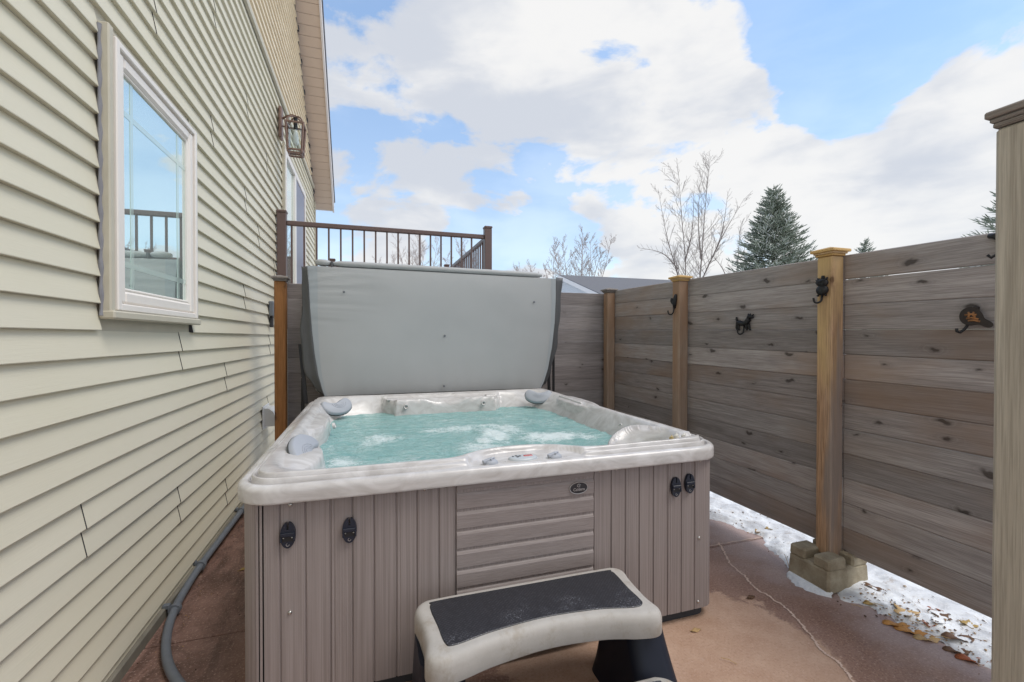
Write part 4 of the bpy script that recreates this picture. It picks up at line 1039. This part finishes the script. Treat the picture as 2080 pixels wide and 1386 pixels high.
# concrete deck block under the middle post
blk = MB(); bx0, bx1, by0, by1 = 2.29, 2.60, 1.70, 1.945
cxm, cym = 2.4515, 1.822
def taper(V):
    return [(cxm + (x - cxm) * (1 - .10 * z_ / .2), cym + (y - cym) * (1 - .06 * z_ / .2), z_) for x, y, z_ in V]
t_ = MB()
t_.box(bx0, bx1, by0, by1, 0, .128, .012)
hw = .024
for (xa, xb) in ((bx0, cxm - hw), (cxm + hw, bx1)):
    for (ya, yb) in ((by0, cym - hw), (cym + hw, by1)): t_.box(xa, xb, ya, yb, .12, .180, .010)
blk.v = taper(t_.v); blk.f = t_.f
tag(blk.obj('concrete_block', 'concrete_block', None, at=(2.45, 1.82, 0)), 'notched concrete deck block holding up the orange fence post', 'concrete block')

# ------------------------------------------------------------------ wall hooks
def fpt(xp, yc, zc_): return lambda u, v, h: (xp - h, yc - u, zc_ + v)
def hookbar(q, f, u0, v0, v1, rr=.016, r_=.0045, out=.012, left=True, tip=.014):
    s_ = -1 if left else 1
    pts = [f(u0, v0, out), f(u0, v1 + rr, out + .006)]
    for a in range(20, 181, 20): pts.append(f(u0 + s_ * (rr - rr * math.cos(R(a))), v1 + rr - rr * math.sin(R(a)), out + .006 + .02 * math.sin(R(a / 2))))
    pts.append(f(u0 + s_ * 2 * rr, v1 + rr + tip, out + .03)); q.tube(pts, r_, 8)
def M3f(f): return None
# dog
dg_ = thing('dog_hook', 'black cast iron terrier shaped hook on the fence boards', 'wall hook', (2.5, 2.46, 1.40))
f = fpt(2.5, 2.462, 1.455); q = MB()
q.tube([f(-.050, .003, .011), f(-.030, .004, .012), f(0, -.002, .012), f(.025, .004, .013), f(.042, .020, .013), f(.048, .040, .013)], [.016, .019, .016, .019, .018, .012], 10)
q.tube([f(-.052, .014, .010), f(-.060, .030, .010), f(-.062, .046, .010)], [.008, .008, .006], 8)
q.tube([f(.046, .036, .013), f(.058, .046, .014), f(.078, .040, .014), f(.085, .037, .013)], [.013, .016, .010, .007], 8)
q.tube([f(.045, .052, .013), f(.046, .068, .012)], [.008, .003], 6); q.tube([f(.058, .055, .013), f(.064, .066, .012)], [.007, .003], 6); q.tube([f(.078, .048, .013), f(.088, .060, .012)], [.006, .004], 6)
for (u0, u1, u2) in ((-.052, -.060, -.050), (-.040, -.046, -.034), (.030, .024, .034), (.042, .048, .062)):
    q.tube([f(u0, -.004, .011), f(u1, -.026, .010), f(u1 + .002, -.040, .010), f(u2, -.045, .010)], [.011, .008, .007, .005], 8)
q.obj('figure', 'iron_black', dg_, True)
q = MB(); hookbar(q, f, .008, -.010, -.075, .015, .0055); q.obj('hook', 'iron_black', dg_, True)
# owl
ow = thing('owl_hook', 'black cast iron owl shaped hook on the orange post', 'wall hook', (2.405, 1.825, 1.56))
f = fpt(2.407, 1.826, 1.638); q = MB()
Mx = Matrix(((1, 0, 0), (0, 1, 0), (0, 0, 1)))
q.ball(f(0, -.018, .010), (.020, .034, .030), 16, 10); q.ball(f(0, .022, .010), (.018, .033, .024), 16, 10)
for s_ in (-1, 1): q.tube([f(s_ * .016, .036, .010), f(s_ * .030, .052, .008)], [.012, .002], 8)
q.tube([f(0, .045, .004), f(0, .062, .004)], [.010, .008], 8); q.tube([f(-.026, -.046, .012), f(-.018, -.048, .014)], .006, 6); q.tube([f(.026, -.046, .012), f(.018, -.048, .014)], .006, 6)
q.obj('figure', 'iron_black', ow, True)
q = MB()
for s_ in (-1, 1): q.tube([f(s_ * .014 + .010 * math.cos(R(a)), .024 + .010 * math.sin(R(a)), .027) for a in range(0, 361, 30)], .0022, 6)
q.tube([f(-.028, .040, .022), f(0, .028, .029), f(.028, .040, .022)], .003, 6); q.tube([f(0, .022, .026), f(0, .010, .031)], [.005, .001], 6)
q.obj('face', 'iron_black', ow, True)
q = MB(); hookbar(q, f, .002, -.045, -.088, .014, .0055); q.obj('hook', 'iron_black', ow, True)
# cactus
ca = thing('cactus_hook', 'dark brown cactus shaped iron hook on the weathered post beyond the owl', 'wall hook', (2.405, 3.08, 1.56))
f = fpt(2.407, 3.088, 1.645); q = MB()
q.tube([f(.006, -.040, .008), f(.010, -.010, .011), f(.016, .02, .012), f(.022, .050, .011), f(.024, .066, .009)], [.012, .018, .017, .013, .008], 8)
q.tube([f(.004, -.014, .010), f(-.016, -.002, .010), f(-.028, .014, .010), f(-.026, .036, .009)], [.012, .012, .012, .008], 8)
q.box(2.394, 2.406, 3.07, 3.098, 1.596, 1.604, .002); q.obj('figure', 'iron_black', ca, True)
q = MB(); hookbar(q, f, .006, -.045, -.100, .020, .0055); q.obj('hook', 'iron_black', ca, True)
# bird
bi_ = thing('bird_hook', 'rusty pierced iron bird shaped hook on the fence beside the gate post', 'wall hook', (2.5, 1.22, 1.36))
f0 = fpt(2.5, 1.222, 1.447); f = lambda u, v, h: f0(u * .82, v * .82, h); q = MB()
ol = catmull([(-.038, .004), (-.030, .028), (-.006, .040), (.018, .032), (.034, .010), (.044, -.016), (.074, -.040), (.068, -.046), (.030, -.030), (-.006, -.034), (-.030, -.020)], 5)
q.pad([(p_[0] * .82, p_[1] * .82) for p_ in ol][::-1], [(0, 0), (0, .012), (-.004, .020), (-.010, .024)], f(0, 0, 0), (0, -1, 0), (0, 0, 1), (-1, 0, 0))
q.tube([f(.010, .034, .010), f(.014, .050, .012), f(.006, .056, .010)], [.012, .011, .006], 8); q.tube([f(-.022, .036, .010), f(-.016, .044, .010), (f(-.008, .042, .010))], .003, 6)
q.obj('figure', 'iron_dark_brown', bi_, auto=60)
q = MB()
for pl in ([(-.026, .010), (-.005, .014), (.022, .010)], [(-.020, -.008), (.002, -.004), (.030, -.014)], [(-.012, -.020), (.012, -.018), (.036, -.026)], [(-.012, .026), (-.008, .008), (-.016, -.010)], [(.012, .026), (.006, .012), (.016, -.004)]):
    q.tube([f(u, v, .0235) for u, v in pl], .0042, 6)
q.obj('scrollwork', 'iron_rust', bi_, True)
q = MB(); q.tube([f(-.016, -.030, .012), f(-.024, -.052, .016), f(-.032, -.070, .024), f(-.042, -.082, .03), f(-.052, -.076, .036), f(-.053, -.060, .036)], .0058, 8); q.obj('hook', 'iron_black', bi_, True)
# hook on top edge near gate post
ho = thing('corner_hook', 'dark iron hook at the fence top half hidden by the gate post', 'wall hook', (2.5, 1.15, 1.75))
f = fpt(2.5, 1.150, 1.765); q = MB(); q.tube([f(-.022, .020, .012), f(0, .016, .016), f(.012, 0, .014), f(.014, -.03, .01)], [.010, .013, .012, .008], 8); q.obj('figure', 'iron_black', ho, True)
q = MB(); q.tube([f(.012, -.03, .012), f(.010, -.06, .02), f(-.006, -.075, .03), f(-.016, -.062, .034)], .0055, 8); q.obj('hook', 'iron_black', ho, True)

# ------------------------------------------------------------------ deck with railing
dk = thing('deck_railing', 'brown metal railing around the raised deck behind the tub cover', 'railing', (.3, 5.4, 1.72))
RZ = 2.638; RX = 1.43
def rpost(x, y, s_=.045):
    o = MB().box(x - s_, x + s_, y - s_, y + s_, 1.722, 2.715, .004).obj('post', 'rail_brown', dk)
    MB().box(x - s_ - .007, x + s_ + .007, y - s_ - .007, y + s_ + .007, 2.7155, 2.745, .008).obj('post_cap', 'rail_brown', o)
rpost(-.895, 5.43); rpost(RX, 5.43); rpost(RX, 8.50); rpost(-.60, 8.50)
MB().box(-.849, RX - .046, 5.405, 5.455, RZ - .052, RZ, .008).obj('top_rail', 'rail_brown', dk)
MB().box(RX - .025, RX + .025, 5.476, 8.454, RZ - .052, RZ, .008).obj('top_rail', 'rail_brown', dk)
MB().box(-.849, RX - .046, 5.41, 5.45, 1.80, 1.84, .004).obj('bottom_rail', 'rail_brown', dk)
MB().box(RX - .02, RX + .02, 5.476, 8.454, 1.80, 1.84, .004).obj('bottom_rail', 'rail_brown', dk)
MB().box(-.55, RX - .046, 8.475, 8.525, RZ - .052, RZ, .008).obj('top_rail', 'rail_brown', dk)
x = -.80
while x < RX - .08:
    MB().box(x - .0095, x + .0095, 5.4205, 5.4395, 1.84, RZ - .052).obj('baluster', 'rail_brown', dk); x += .1265
y = 5.56
while y < 8.43:
    MB().box(RX - .0095, RX + .0095, y - .0095, y + .0095, 1.84, RZ - .052).obj('baluster', 'rail_brown', dk); y += .1265
de = thing('deck', 'raised wooden deck behind the back fence', 'deck', (.3, 7, 0))
q = MB(); yy = 5.36
while yy < 8.6: q.box(-.94, 1.50, yy, yy + .135, 1.69, 1.72, .003); yy += .14
q.obj('decking', 'deck_board', de)
MB().box(-.94, 1.49, 5.38, 5.42, 1.45, 1.69, .003).obj('rim_board', 'deck_board', de)
for x_ in (-.6, 1.4):
    for y_ in (5.5, 8.4): MB().box(x_ - .07, x_ + .07, y_ - .07, y_ + .07, -.02, 1.69, .005).obj('support_post', 'deck_board', de)

# ------------------------------------------------------------------ neighbour's house
nh = thing('neighbour_house', 'neighbour house with grey shingle roof and white gable beyond the fence', 'house', (14, 23, 0))
gx = 10.2; gy = 23.0; hw_ = 5.0; pz, ez = 4.80, 3.20
q = MB(); q.prism([(gy - hw_ + .35, 0), (gy + hw_ - .35, 0), (gy + hw_ - .35, ez + .02), (gy, pz - .14), (gy - hw_ + .35, ez + .02)], gx + .30, gx + 15, lambda u, v, h: (h, u, v)); q.obj('wall', 'grey_siding', nh)
q = MB()
zz = 0.3
while zz < 4.6:
    h_ = hw_ - .4 if zz < ez else (hw_ - .4) * max(0, (pz - .2 - zz) / (pz - ez))
    if h_ > .1: q.add([(gx + .295, gy - h_, zz + .125), (gx + .275, gy - h_, zz), (gx + .275, gy + h_, zz), (gx + .295, gy + h_, zz + .125)], [(0, 1, 2, 3)])
    zz += .125
q.obj('lap_siding', 'grey_siding', nh)
q = MB()
for s_ in (-1, 1):
    q.add([(gx, gy, pz), (gx, gy + s_ * hw_, ez), (gx + 15.3, gy + s_ * hw_, ez), (gx + 15.3, gy, pz), (gx, gy, pz + .05), (gx, gy + s_ * (hw_ + .03), ez + .05), (gx + 15.3, gy + s_ * (hw_ + .03), ez + .05), (gx + 15.3, gy, pz + .05)],
          [(0, 1, 2, 3), (4, 5, 6, 7), (0, 1, 5, 4), (1, 2, 6, 5), (2, 3, 7, 6)])
q.obj('roof', 'roof_shingle', nh)
q = MB()
for s_ in (-1, 1):
    q.add([(gx - .01, gy, pz + .02), (gx - .01, gy + s_ * hw_, ez + .02), (gx - .01, gy + s_ * hw_, ez - .20), (gx - .01, gy, pz - .20), (gx + .03, gy, pz + .02), (gx + .03, gy + s_ * hw_, ez + .02), (gx + .03, gy + s_ * hw_, ez - .20), (gx + .03, gy, pz - .20)],
          [(0, 1, 2, 3), (4, 5, 6, 7), (0, 1, 5, 4), (1, 2, 6, 5), (2, 3, 7, 6)])
    q.add([(gx + .03, gy, pz - .02), (gx + .03, gy + s_ * hw_, ez - .02), (gx + .31, gy + s_ * hw_, ez - .02), (gx + .31, gy, pz - .02)], [(0, 1, 2, 3)])
q.obj('fascia', 'fascia_white', nh)

# ------------------------------------------------------------------ trees
FW = Vector((math.sin(R(17.882)), math.cos(R(17.882)), 0)); RT = Vector((FW.y, -FW.x, 0))
def grow(q, p0, d0, L, r0, lev, rg, up=.25, seg=4, minr=.004, maxlev=3):
    pts = [p0.copy()]; d = d0.normalized(); n = max(4, int(L / .22)) if lev < 2 else 4
    for i in range(n):
        d = (d + Vector((rg.uniform(-1, 1), rg.uniform(-1, 1), rg.uniform(-.6, 1))) * .10 + Vector((0, 0, up * .12))).normalized()
        pts.append(pts[-1] + d * (L / n))
    rs = [max(minr, r0 * (1 - .8 * i / n)) for i in range(n + 1)]
    q.tube(pts, rs, seg, False)
    if lev < maxlev: sprout(q, pts, rs, L, lev, rg, up, maxlev, minr)
def sprout(q, pts, rs, L, lev, rg, up, maxlev, minr, start=.2, dens=1.0):
    n = len(pts) - 1; cnt = int((11, 9, 6)[min(lev, 2)] * dens * (.7 + .3 * L))
    for c in range(cnt):
        u = start + (1 - start) * (c + rg.random()) / cnt; i = min(n - 1, int(u * n)); fr_ = u * n - i
        p = pts[i].lerp(pts[i + 1], fr_); d = (pts[i + 1] - pts[i]).normalized()
        a = d.orthogonal().normalized(); a = Matrix.Rotation(rg.uniform(0, 6.283), 3, d) @ a
        nd = (d * rg.uniform(.55, .9) + a * rg.uniform(.45, .8)).normalized()
        ln = L * rg.uniform(.28, .48) * (1 - .55 * u)
        if ln > .12: grow(q, p, nd, ln, rs[i] * .42, lev + 1, rg, up, 3 if lev >= 1 else 4, minr, maxlev)
def bare_tree(base, stems, r0, seed, label, name='bare_tree', mat='bark_grey', minr=.0042, maxlev=3, dens=1.0, group='bare trees beyond the fences', up=.35):
    """stems: polylines in (lateral, height, depth) metres from the base; the first is the trunk"""
    rg = random.Random(seed); t_ = thing(name, label, 'tree', base, group); B_ = Vector(base)
    tr = MB(); cr = MB()
    for si, s_ in enumerate(stems):
        c = [B_ + RT * u + FW * d_ + Vector((0, 0, h)) for (u, h, d_) in catmull(s_, 6, False)]
        n = len(c) - 1; ra = r0 * (1 if si == 0 else .72)
        rs = [max(minr, ra * (1 - .9 * (i / n) ** .8)) for i in range(n + 1)]
        (tr if si == 0 else cr).tube(c, rs, 6 if si == 0 else 5, False)
        Ls = sum((c[i + 1] - c[i]).length for i in range(n))
        sprout(cr, c, rs, Ls * .52, 0, rg, up, maxlev, minr, .30 if si == 0 else .12, dens * 1.7)
    tr.obj('trunk', mat, t_, True); cr.obj('crown', mat, t_, True)
    return t_
def PT(depth, px):  # a base point on the ground at a distance and lateral offset in metres
    return tuple(FW * depth + RT * px)
bare_tree(PT(18, 6.9), [[(.05, 0, 0), (.0, 2.6, 0), (.10, 4.2, 0), (-.02, 6.2, .1), (-.2, 8.0, 0)], [(.03, 3.0, 0), (-.3, 4.3, .1), (-.62, 5.6, .2), (-.95, 7.4, .2)], [(-.2, 4.1, 0), (-.9, 4.7, -.2), (-1.9, 4.9, -.3)], [(.08, 4.4, 0), (.28, 5.6, -.2), (.35, 7.2, -.2)]], .046, 5, 'tall bare tree with forked trunk directly behind the pine capped weathered post')
bare_tree(PT(18.6, 7.78), [[(0, 0, 0), (.02, 3.0, 0), (.15, 5.0, 0), (.32, 6.9, .1), (.45, 8.6, 0)], [(.03, 3.5, 0), (.7, 4.9, .1), (1.3, 6.0, .2), (2.0, 7.2, .2)], [(.3, 4.1, 0), (.85, 5.6, -.2), (1.05, 7.2, -.3)], [(.1, 4.6, 0), (-.1, 6.0, -.2), (-.05, 7.6, -.2)]], .046, 9, 'tall bare tree leaning its branches right toward the frosted spruce')
bare_tree(PT(20, 9.9), [[(0, 0, 0), (.1, 3.0, 0), (.2, 4.6, 0), (.35, 6.4, 0)], [(.05, 3.0, 0), (-.4, 4.3, 0), (-.9, 5.0, 0)], [(.1, 3.4, 0), (.5, 4.6, 0), (.5, 5.6, 0)]], .05, 14, 'slender bare sapling in front of the left side of the frosted spruce', dens=.7)
def clump(depth, lat, h, wd, seed, label, n=6):
    rg = random.Random(seed); ss = [[(0, 0, 0), (.05, h * .35, 0), (.0, h * .7, 0), (.1, h, 0)]]
    for i in range(n - 1):
        e = (i / (n - 2) - .5) * wd if n > 2 else .5
        ss.append([(e * .1, h * .12, 0), (e * .45, h * .45, rg.uniform(-.4, .4)), (e * .8, h * .72, rg.uniform(-.5, .5)), (e * 1.05, h * rg.uniform(.85, .98), rg.uniform(-.6, .6))])
    bare_tree(PT(depth, lat), ss, .09, seed, label, mat='bark_far', minr=.010, maxlev=3, dens=.75)
clump(34, 5.3, 9.0, 4.2, 21, 'wide many stemmed bare tree rising behind the grey neighbour roof', 8)
clump(36, 3.3, 8.2, 1.2, 22, 'narrow bare tree rising at the right end of the grey tub cover', 3)
clump(38, 1.5, 7.4, 1.6, 23, 'small bare tree above the right part of the tub cover', 4)
clump(38, .3, 7.2, 1.5, 24, 'small bare tree just right of the deck railing end post', 4)
clump(36, -7.6, 9.4, 3.0, 25, 'bare tree seen through the middle balusters of the deck railing', 5)
clump(38, -4.4, 9.3, 2.2, 26, 'bare tree seen through the right hand balusters of the deck railing', 4)
clump(40, -10.6, 8.4, 2.5, 27, 'low bare tree seen through the left hand balusters of the deck railing', 4)

def spruce(base, h, R0, seed, label, zmin=.6, dens=1.0, tw=1.0):
    rg = random.Random(seed); t_ = thing('spruce_tree', label, 'tree', base, 'frosted spruces beyond the fence'); B_ = Vector(base)
    MB().tube([B_ + Vector((0, 0, z_)) for z_ in (0, h * .3, h * .6, h * .9, h)], [.13, .10, .06, .02, .006], 7).obj('trunk', 'bark_grey', t_, True)
    q = MB()
    def twig(p, d, L, r_):
        d = d.normalized(); a = d.orthogonal().normalized(); b_ = d.cross(a)
        V = [p, p + d * L]; k = 4
        for s_, rr in ((.25, r_), (.7, r_ * .75)):
            ph = rg.random() * 6
            V += [p + d * L * s_ + (a * math.cos(ph + 2 * math.pi * i / k) + b_ * math.sin(ph + 2 * math.pi * i / k)) * rr * rg.uniform(.4, 1.3) for i in range(k)]
        F = [(0, 2 + i, 2 + (i + 1) % k) for i in range(k)] + [(2 + i, 2 + k + i, 2 + k + (i + 1) % k, 2 + (i + 1) % k) for i in range(k)] + [(2 + k + i, 1, 2 + k + (i + 1) % k) for i in range(k)]
        q.add(V, F)
    z_ = zmin
    while z_ < h - .12:
        rad = R0 * (1 - z_ / h) ** .88 + .05
        nb = max(4, int((6 + 9 * (1 - z_ / h)) * dens)); ph = rg.random() * 6
        for i in range(nb):
            a = ph + 2 * math.pi * (i + rg.uniform(-.3, .3)) / nb; L = rad * rg.uniform(.70, 1.14)
            d = Vector((math.cos(a), math.sin(a), rg.uniform(-.22, .38) + .55 * (z_ / h) ** 2))
            p = B_ + Vector((0, 0, z_ + rg.uniform(-.12, .12))); st_ = max(3, int(L / .11)); d.normalize(); pts = [p]
            for s_ in range(st_):
                d2 = (d + Vector((0, 0, -.18 + .42 * (s_ / st_) ** 1.5)) + Vector((rg.uniform(-.1, .1), rg.uniform(-.1, .1), 0))).normalized(); pts.append(pts[-1] + d2 * L / st_)
            for s_ in range(st_):
                u = (s_ + .5) / st_
                if u < .25 and L > .5: continue
                c = pts[s_].lerp(pts[s_ + 1], .5); dd2 = (pts[s_ + 1] - pts[s_]).normalized(); sd_ = dd2.cross(Vector((0, 0, 1))).normalized()
                twig(pts[s_], dd2, L / st_ * 1.35, .020 * tw)
                for sg in (-1, 1):
                    if rg.random() < .88: twig(c, dd2 * .75 + sd_ * sg * rg.uniform(.5, .95) + Vector((0, 0, rg.uniform(-.12, .28))), min(.30, L * .42) * (1.2 - .75 * u) * rg.uniform(.7, 1.2) + .05, .017 * tw)
                if rg.random() < .4: twig(c, dd2 * .8 + Vector((rg.uniform(-.3, .3), rg.uniform(-.3, .3), .6)), .10 * rg.uniform(.6, 1.3) + .03, .014 * tw)
            twig(pts[-1], d + Vector((0, 0, .35)), .13, .014 * tw)
        z_ += (.135 - .05 * z_ / h) / (dens ** .3)
    for k in range(5): twig(B_ + Vector((0, 0, h - .25)), Vector((rg.uniform(-.5, .5), rg.uniform(-.5, .5), .8)), .2, .014)
    twig(B_ + Vector((0, 0, h - .2)), Vector((.02, 0, 1)), .32, .015)
    q.obj('crown', 'needles', t_)
spruce(PT(14, 8.2), 6.05, 2.35, 31, 'full conical frosted spruce rising above the side fence', 2.2, 1.6)
spruce(PT(22, 17.4), 6.15, 2.2, 32, 'spruce with only its small tip showing above the fence', 4.0)
spruce(PT(7.4, 8.40), 4.25, 1.55, 33, 'frosted spruce branches poking out left of the gate post', 2.2, tw=.7)

# ------------------------------------------------------------------ litter on the snow
def leaf(x, y, s_, mat, label, ang, kind='oak', z_=None, curl=.3, seed=0):
    rg = random.Random(seed + 100); n = 26; ol = []
    for i in range(n):
        a = 2 * math.pi * i / n
        if kind == 'oak': r_ = 1 - .28 * (.5 + .5 * math.cos(a * 7)) * (abs(math.sin(a)) ** .5)
        elif kind == 'maple': r_ = .62 + .42 * (.5 + .5 * math.cos(a * 5)) ** 1.5 + .1 * math.cos(a * 15)
        elif kind == 'chip': r_ = .9 + .18 * rg.uniform(-1, 1)
        else: r_ = 1
        r_ *= rg.uniform(.93, 1.05); asp = {'oak': .46, 'maple': .9, 'chip': .7}.get(kind, .42)
        ol.append((r_ * math.cos(a), r_ * asp * math.sin(a)))
    ca_, sa_ = math.cos(ang), math.sin(ang); z0 = z_ if z_ is not None else .05
    s_ *= 1.38
    def P_(u, v, h): return (x + s_ * (u * ca_ - v * sa_), y + s_ * (u * sa_ + v * ca_), z0 + s_ * (curl * (v * v * 2.2 + u * u * .35) + .10 * math.sin(u * 5 + v * 3)) + h)
    V = [P_(0, 0, 0)] + [P_(u * .5, v * .5, 0) for u, v in ol] + [P_(u, v, 0) for u, v in ol]
    F = [(0, 1 + i, 1 + (i + 1) % n) for i in range(n)] + [(1 + i, 1 + n + i, 1 + n + (i + 1) % n, 1 + (i + 1) % n) for i in range(n)]
    q = MB().add(V, F)
    if kind in ('oak', 'beech'): q.tube([P_(-.9, 0, .001), P_(-1.15, .02, .001), P_(-1.4, .06, .002)], .0012, 4)
    o = q.obj('fallen_leaf' if kind != 'chip' else 'paper_scrap', mat, None, True, at=(x, y, z0))
    md = o.modifiers.new('thick', 'SOLIDIFY'); md.thickness = .0012
    return tag(o, label, 'leaf' if kind != 'chip' else 'paper scrap', 'dead leaves on the snow and slab' if kind != 'chip' else None)
LV = [(2.575, 2.41, .032, 'leaf_tan', 'tan leaf on the snow left of the block, nearer the tub', .6, 'beech', .052), (2.66, 2.385, .030, 'leaf_yellow', 'yellow brown leaf on the snow left of the block, against the fence', 2.4, 'beech', .055),
      (1.895, 1.816, .022, 'leaf_brown', 'small dark leaf alone on the slab at the dry patch edge', .2, 'beech', .006), (2.53, 1.648, .034, 'leaf_brown', 'dark curled leaf on the snow touching the block right side', 1.9, 'beech', .052),
      (2.43, 1.575, .032, 'leaf_yellow', 'olive yellow leaf at the snow edge just past the block', 2.6, 'beech', .03), (2.615, 1.425, .020, 'leaf_red', 'rust red leaf on the snow near the fence board', 2.2, 'beech', .058),
      (2.475, 1.460, .042, 'leaf_tan', 'pale brown crumpled leaf half sunk in the middle of the snow', .3, 'maple', .050), (2.585, 1.375, .030, 'leaf_brown', 'jagged dark red brown leaf beside the white paper scrap', 1.0, 'maple', .058),
      (2.362, 1.432, .040, 'leaf_orange', 'bright orange lobed leaf at the snow edge', 2.45, 'oak', .016), (2.372, 1.378, .044, 'leaf_orange', 'larger orange lobed leaf overlapping at the snow edge', 2.3, 'oak', .014),
      (2.385, 1.322, .038, 'leaf_tan', 'pale tan lobed leaf last in the row at the snow edge', 2.6, 'oak', .016), (2.485, 1.262, .042, 'leaf_brown', 'large brown rolled leaf on the snow close to the gate post', 2.5, 'beech', .055),
      (2.415, 1.232, .036, 'leaf_brown', 'dark narrow leaf below the rolled leaf at the slab edge', 2.5, 'oak', .03), (2.405, 1.178, .040, 'leaf_red', 'reddish leaf nearest the gate post at the slab edge', 2.4, 'oak', .03),
      (2.63, 1.30, .026, 'leaf_yellow', 'small frayed yellow leaf on the snow by the fence and gate post', 1.5, 'maple', .058), (2.49, 1.405, .024, 'leaf_tan', 'small tan leaf on the snow below the crumpled leaf', .3, 'beech', .05),
      (2.47, 1.365, .020, 'leaf_red', 'small rust brown leaf between the tan leaf and the paper scrap', 1.2, 'maple', .052), (1.44, 1.690, .020, 'leaf_tan', 'tan leaf bit on the slab under the tub corner', .1, 'beech', .006),
      (-.70, 2.95, .018, 'leaf_yellow', 'small yellow leaf beside the grey conduit', .9, 'beech', .006), (-.60, 2.75, .014, 'leaf_tan', 'tiny tan leaf by the tub side on the left strip', 1.9, 'beech', .006)]
for i, (x, y, s_, mt, lb, an, kd, z_) in enumerate(LV): leaf(x, y, s_, mt, lb, an, kd, max(.003, snow_z(x, y) - .002 if x > 2.2 else .003), .22, i)
leaf(2.515, 1.352, .026, 'paper_white', 'white angular paper scrap on the snow', .4, 'chip', snow_z(2.515, 1.352) + .004, .1, 77)
for i, (x, y, L, a, z_) in enumerate(((1.45, 1.46, .06, 2.3, .004), (2.42, 1.52, .06, 2.5, .03), (2.44, 1.34, .07, 2.2, .03), (2.43, 1.26, .06, 2.7, .035), (2.34, 1.56, .05, 2.4, .012), (2.30, 1.93, .09, 1.2, .02))):
    dv = Vector((math.cos(a), math.sin(a), .1 if i < 5 else 1.1)).normalized() * L; p0 = Vector((x, y, z_))
    tag(MB().tube([p0, p0 + dv * .5 + Vector((.003, .003, .003)), p0 + dv], .0014, 5).obj('grass_straw', 'leaf_tan', None, at=p0), ['pale straw lying on the dry slab patch', 'short straw at the snow edge past the block', 'straw beside the pale tan leaf on the snow', 'straw beside the dark narrow leaf', 'straw on the slab close to the block', 'dry stem standing behind the block'][i], 'straw', 'dry straws around the block')

# crumbs of bark, seed husks and leaf bits frozen into the snow edge: too many to count
rg = random.Random(8); q = MB()
for i in range(330):
    y = rg.uniform(.9, 2.9); y = y if rg.random() < .35 or y < 1.66 else rg.uniform(.95, 1.66)
    x = snow_edge(y) + rg.choice((rg.gauss(.03, .05), rg.uniform(0, .30), rg.gauss(.12, .06)))
    z_ = (snow_z(x, y) if x > snow_edge(y) else 0) + .0025; L = rg.uniform(.003, .011); w_ = L * rg.uniform(.25, .7); a = rg.uniform(0, 6.28); c_, s2_ = math.cos(a), math.sin(a)
    q.add([(x + u * c_ - v * s2_, y + u * s2_ + v * c_, z_ + h) for u, v, h in ((-L, 0, 0), (0, -w_, .001), (L, 0, .002), (0, w_, .003), (0, 0, .0045))], [(0, 1, 4), (1, 2, 4), (2, 3, 4), (3, 0, 4), (3, 2, 1, 0)])
tag(q.obj('leaf_litter', 'litter'), 'brown crumbs of bark and leaves scattered in the snow', 'leaf litter', kind='stuff')
rg = random.Random(3); q = MB()
for i in range(140):
    x, y = rg.uniform(-.93, -.45), rg.uniform(1.7, 3.9)
    if rg.random() < .5: x = -.92 + abs(rg.gauss(0, .06))
    L = rg.uniform(.002, .007); w_ = L * rg.uniform(.25, .7); a = rg.uniform(0, 6.28); c_, s2_ = math.cos(a), math.sin(a)
    q.add([(x + u * c_ - v * s2_, y + u * s2_ + v * c_, .0005 + h) for u, v, h in ((-L, 0, 0), (0, -w_, 0), (L, 0, 0), (0, w_, 0), (0, 0, .003))], [(0, 1, 4), (1, 2, 4), (2, 3, 4), (3, 0, 4), (3, 2, 1, 0)])
tag(q.obj('grit', 'litter'), 'brown grit lying along the foot of the siding', 'grit', kind='stuff')
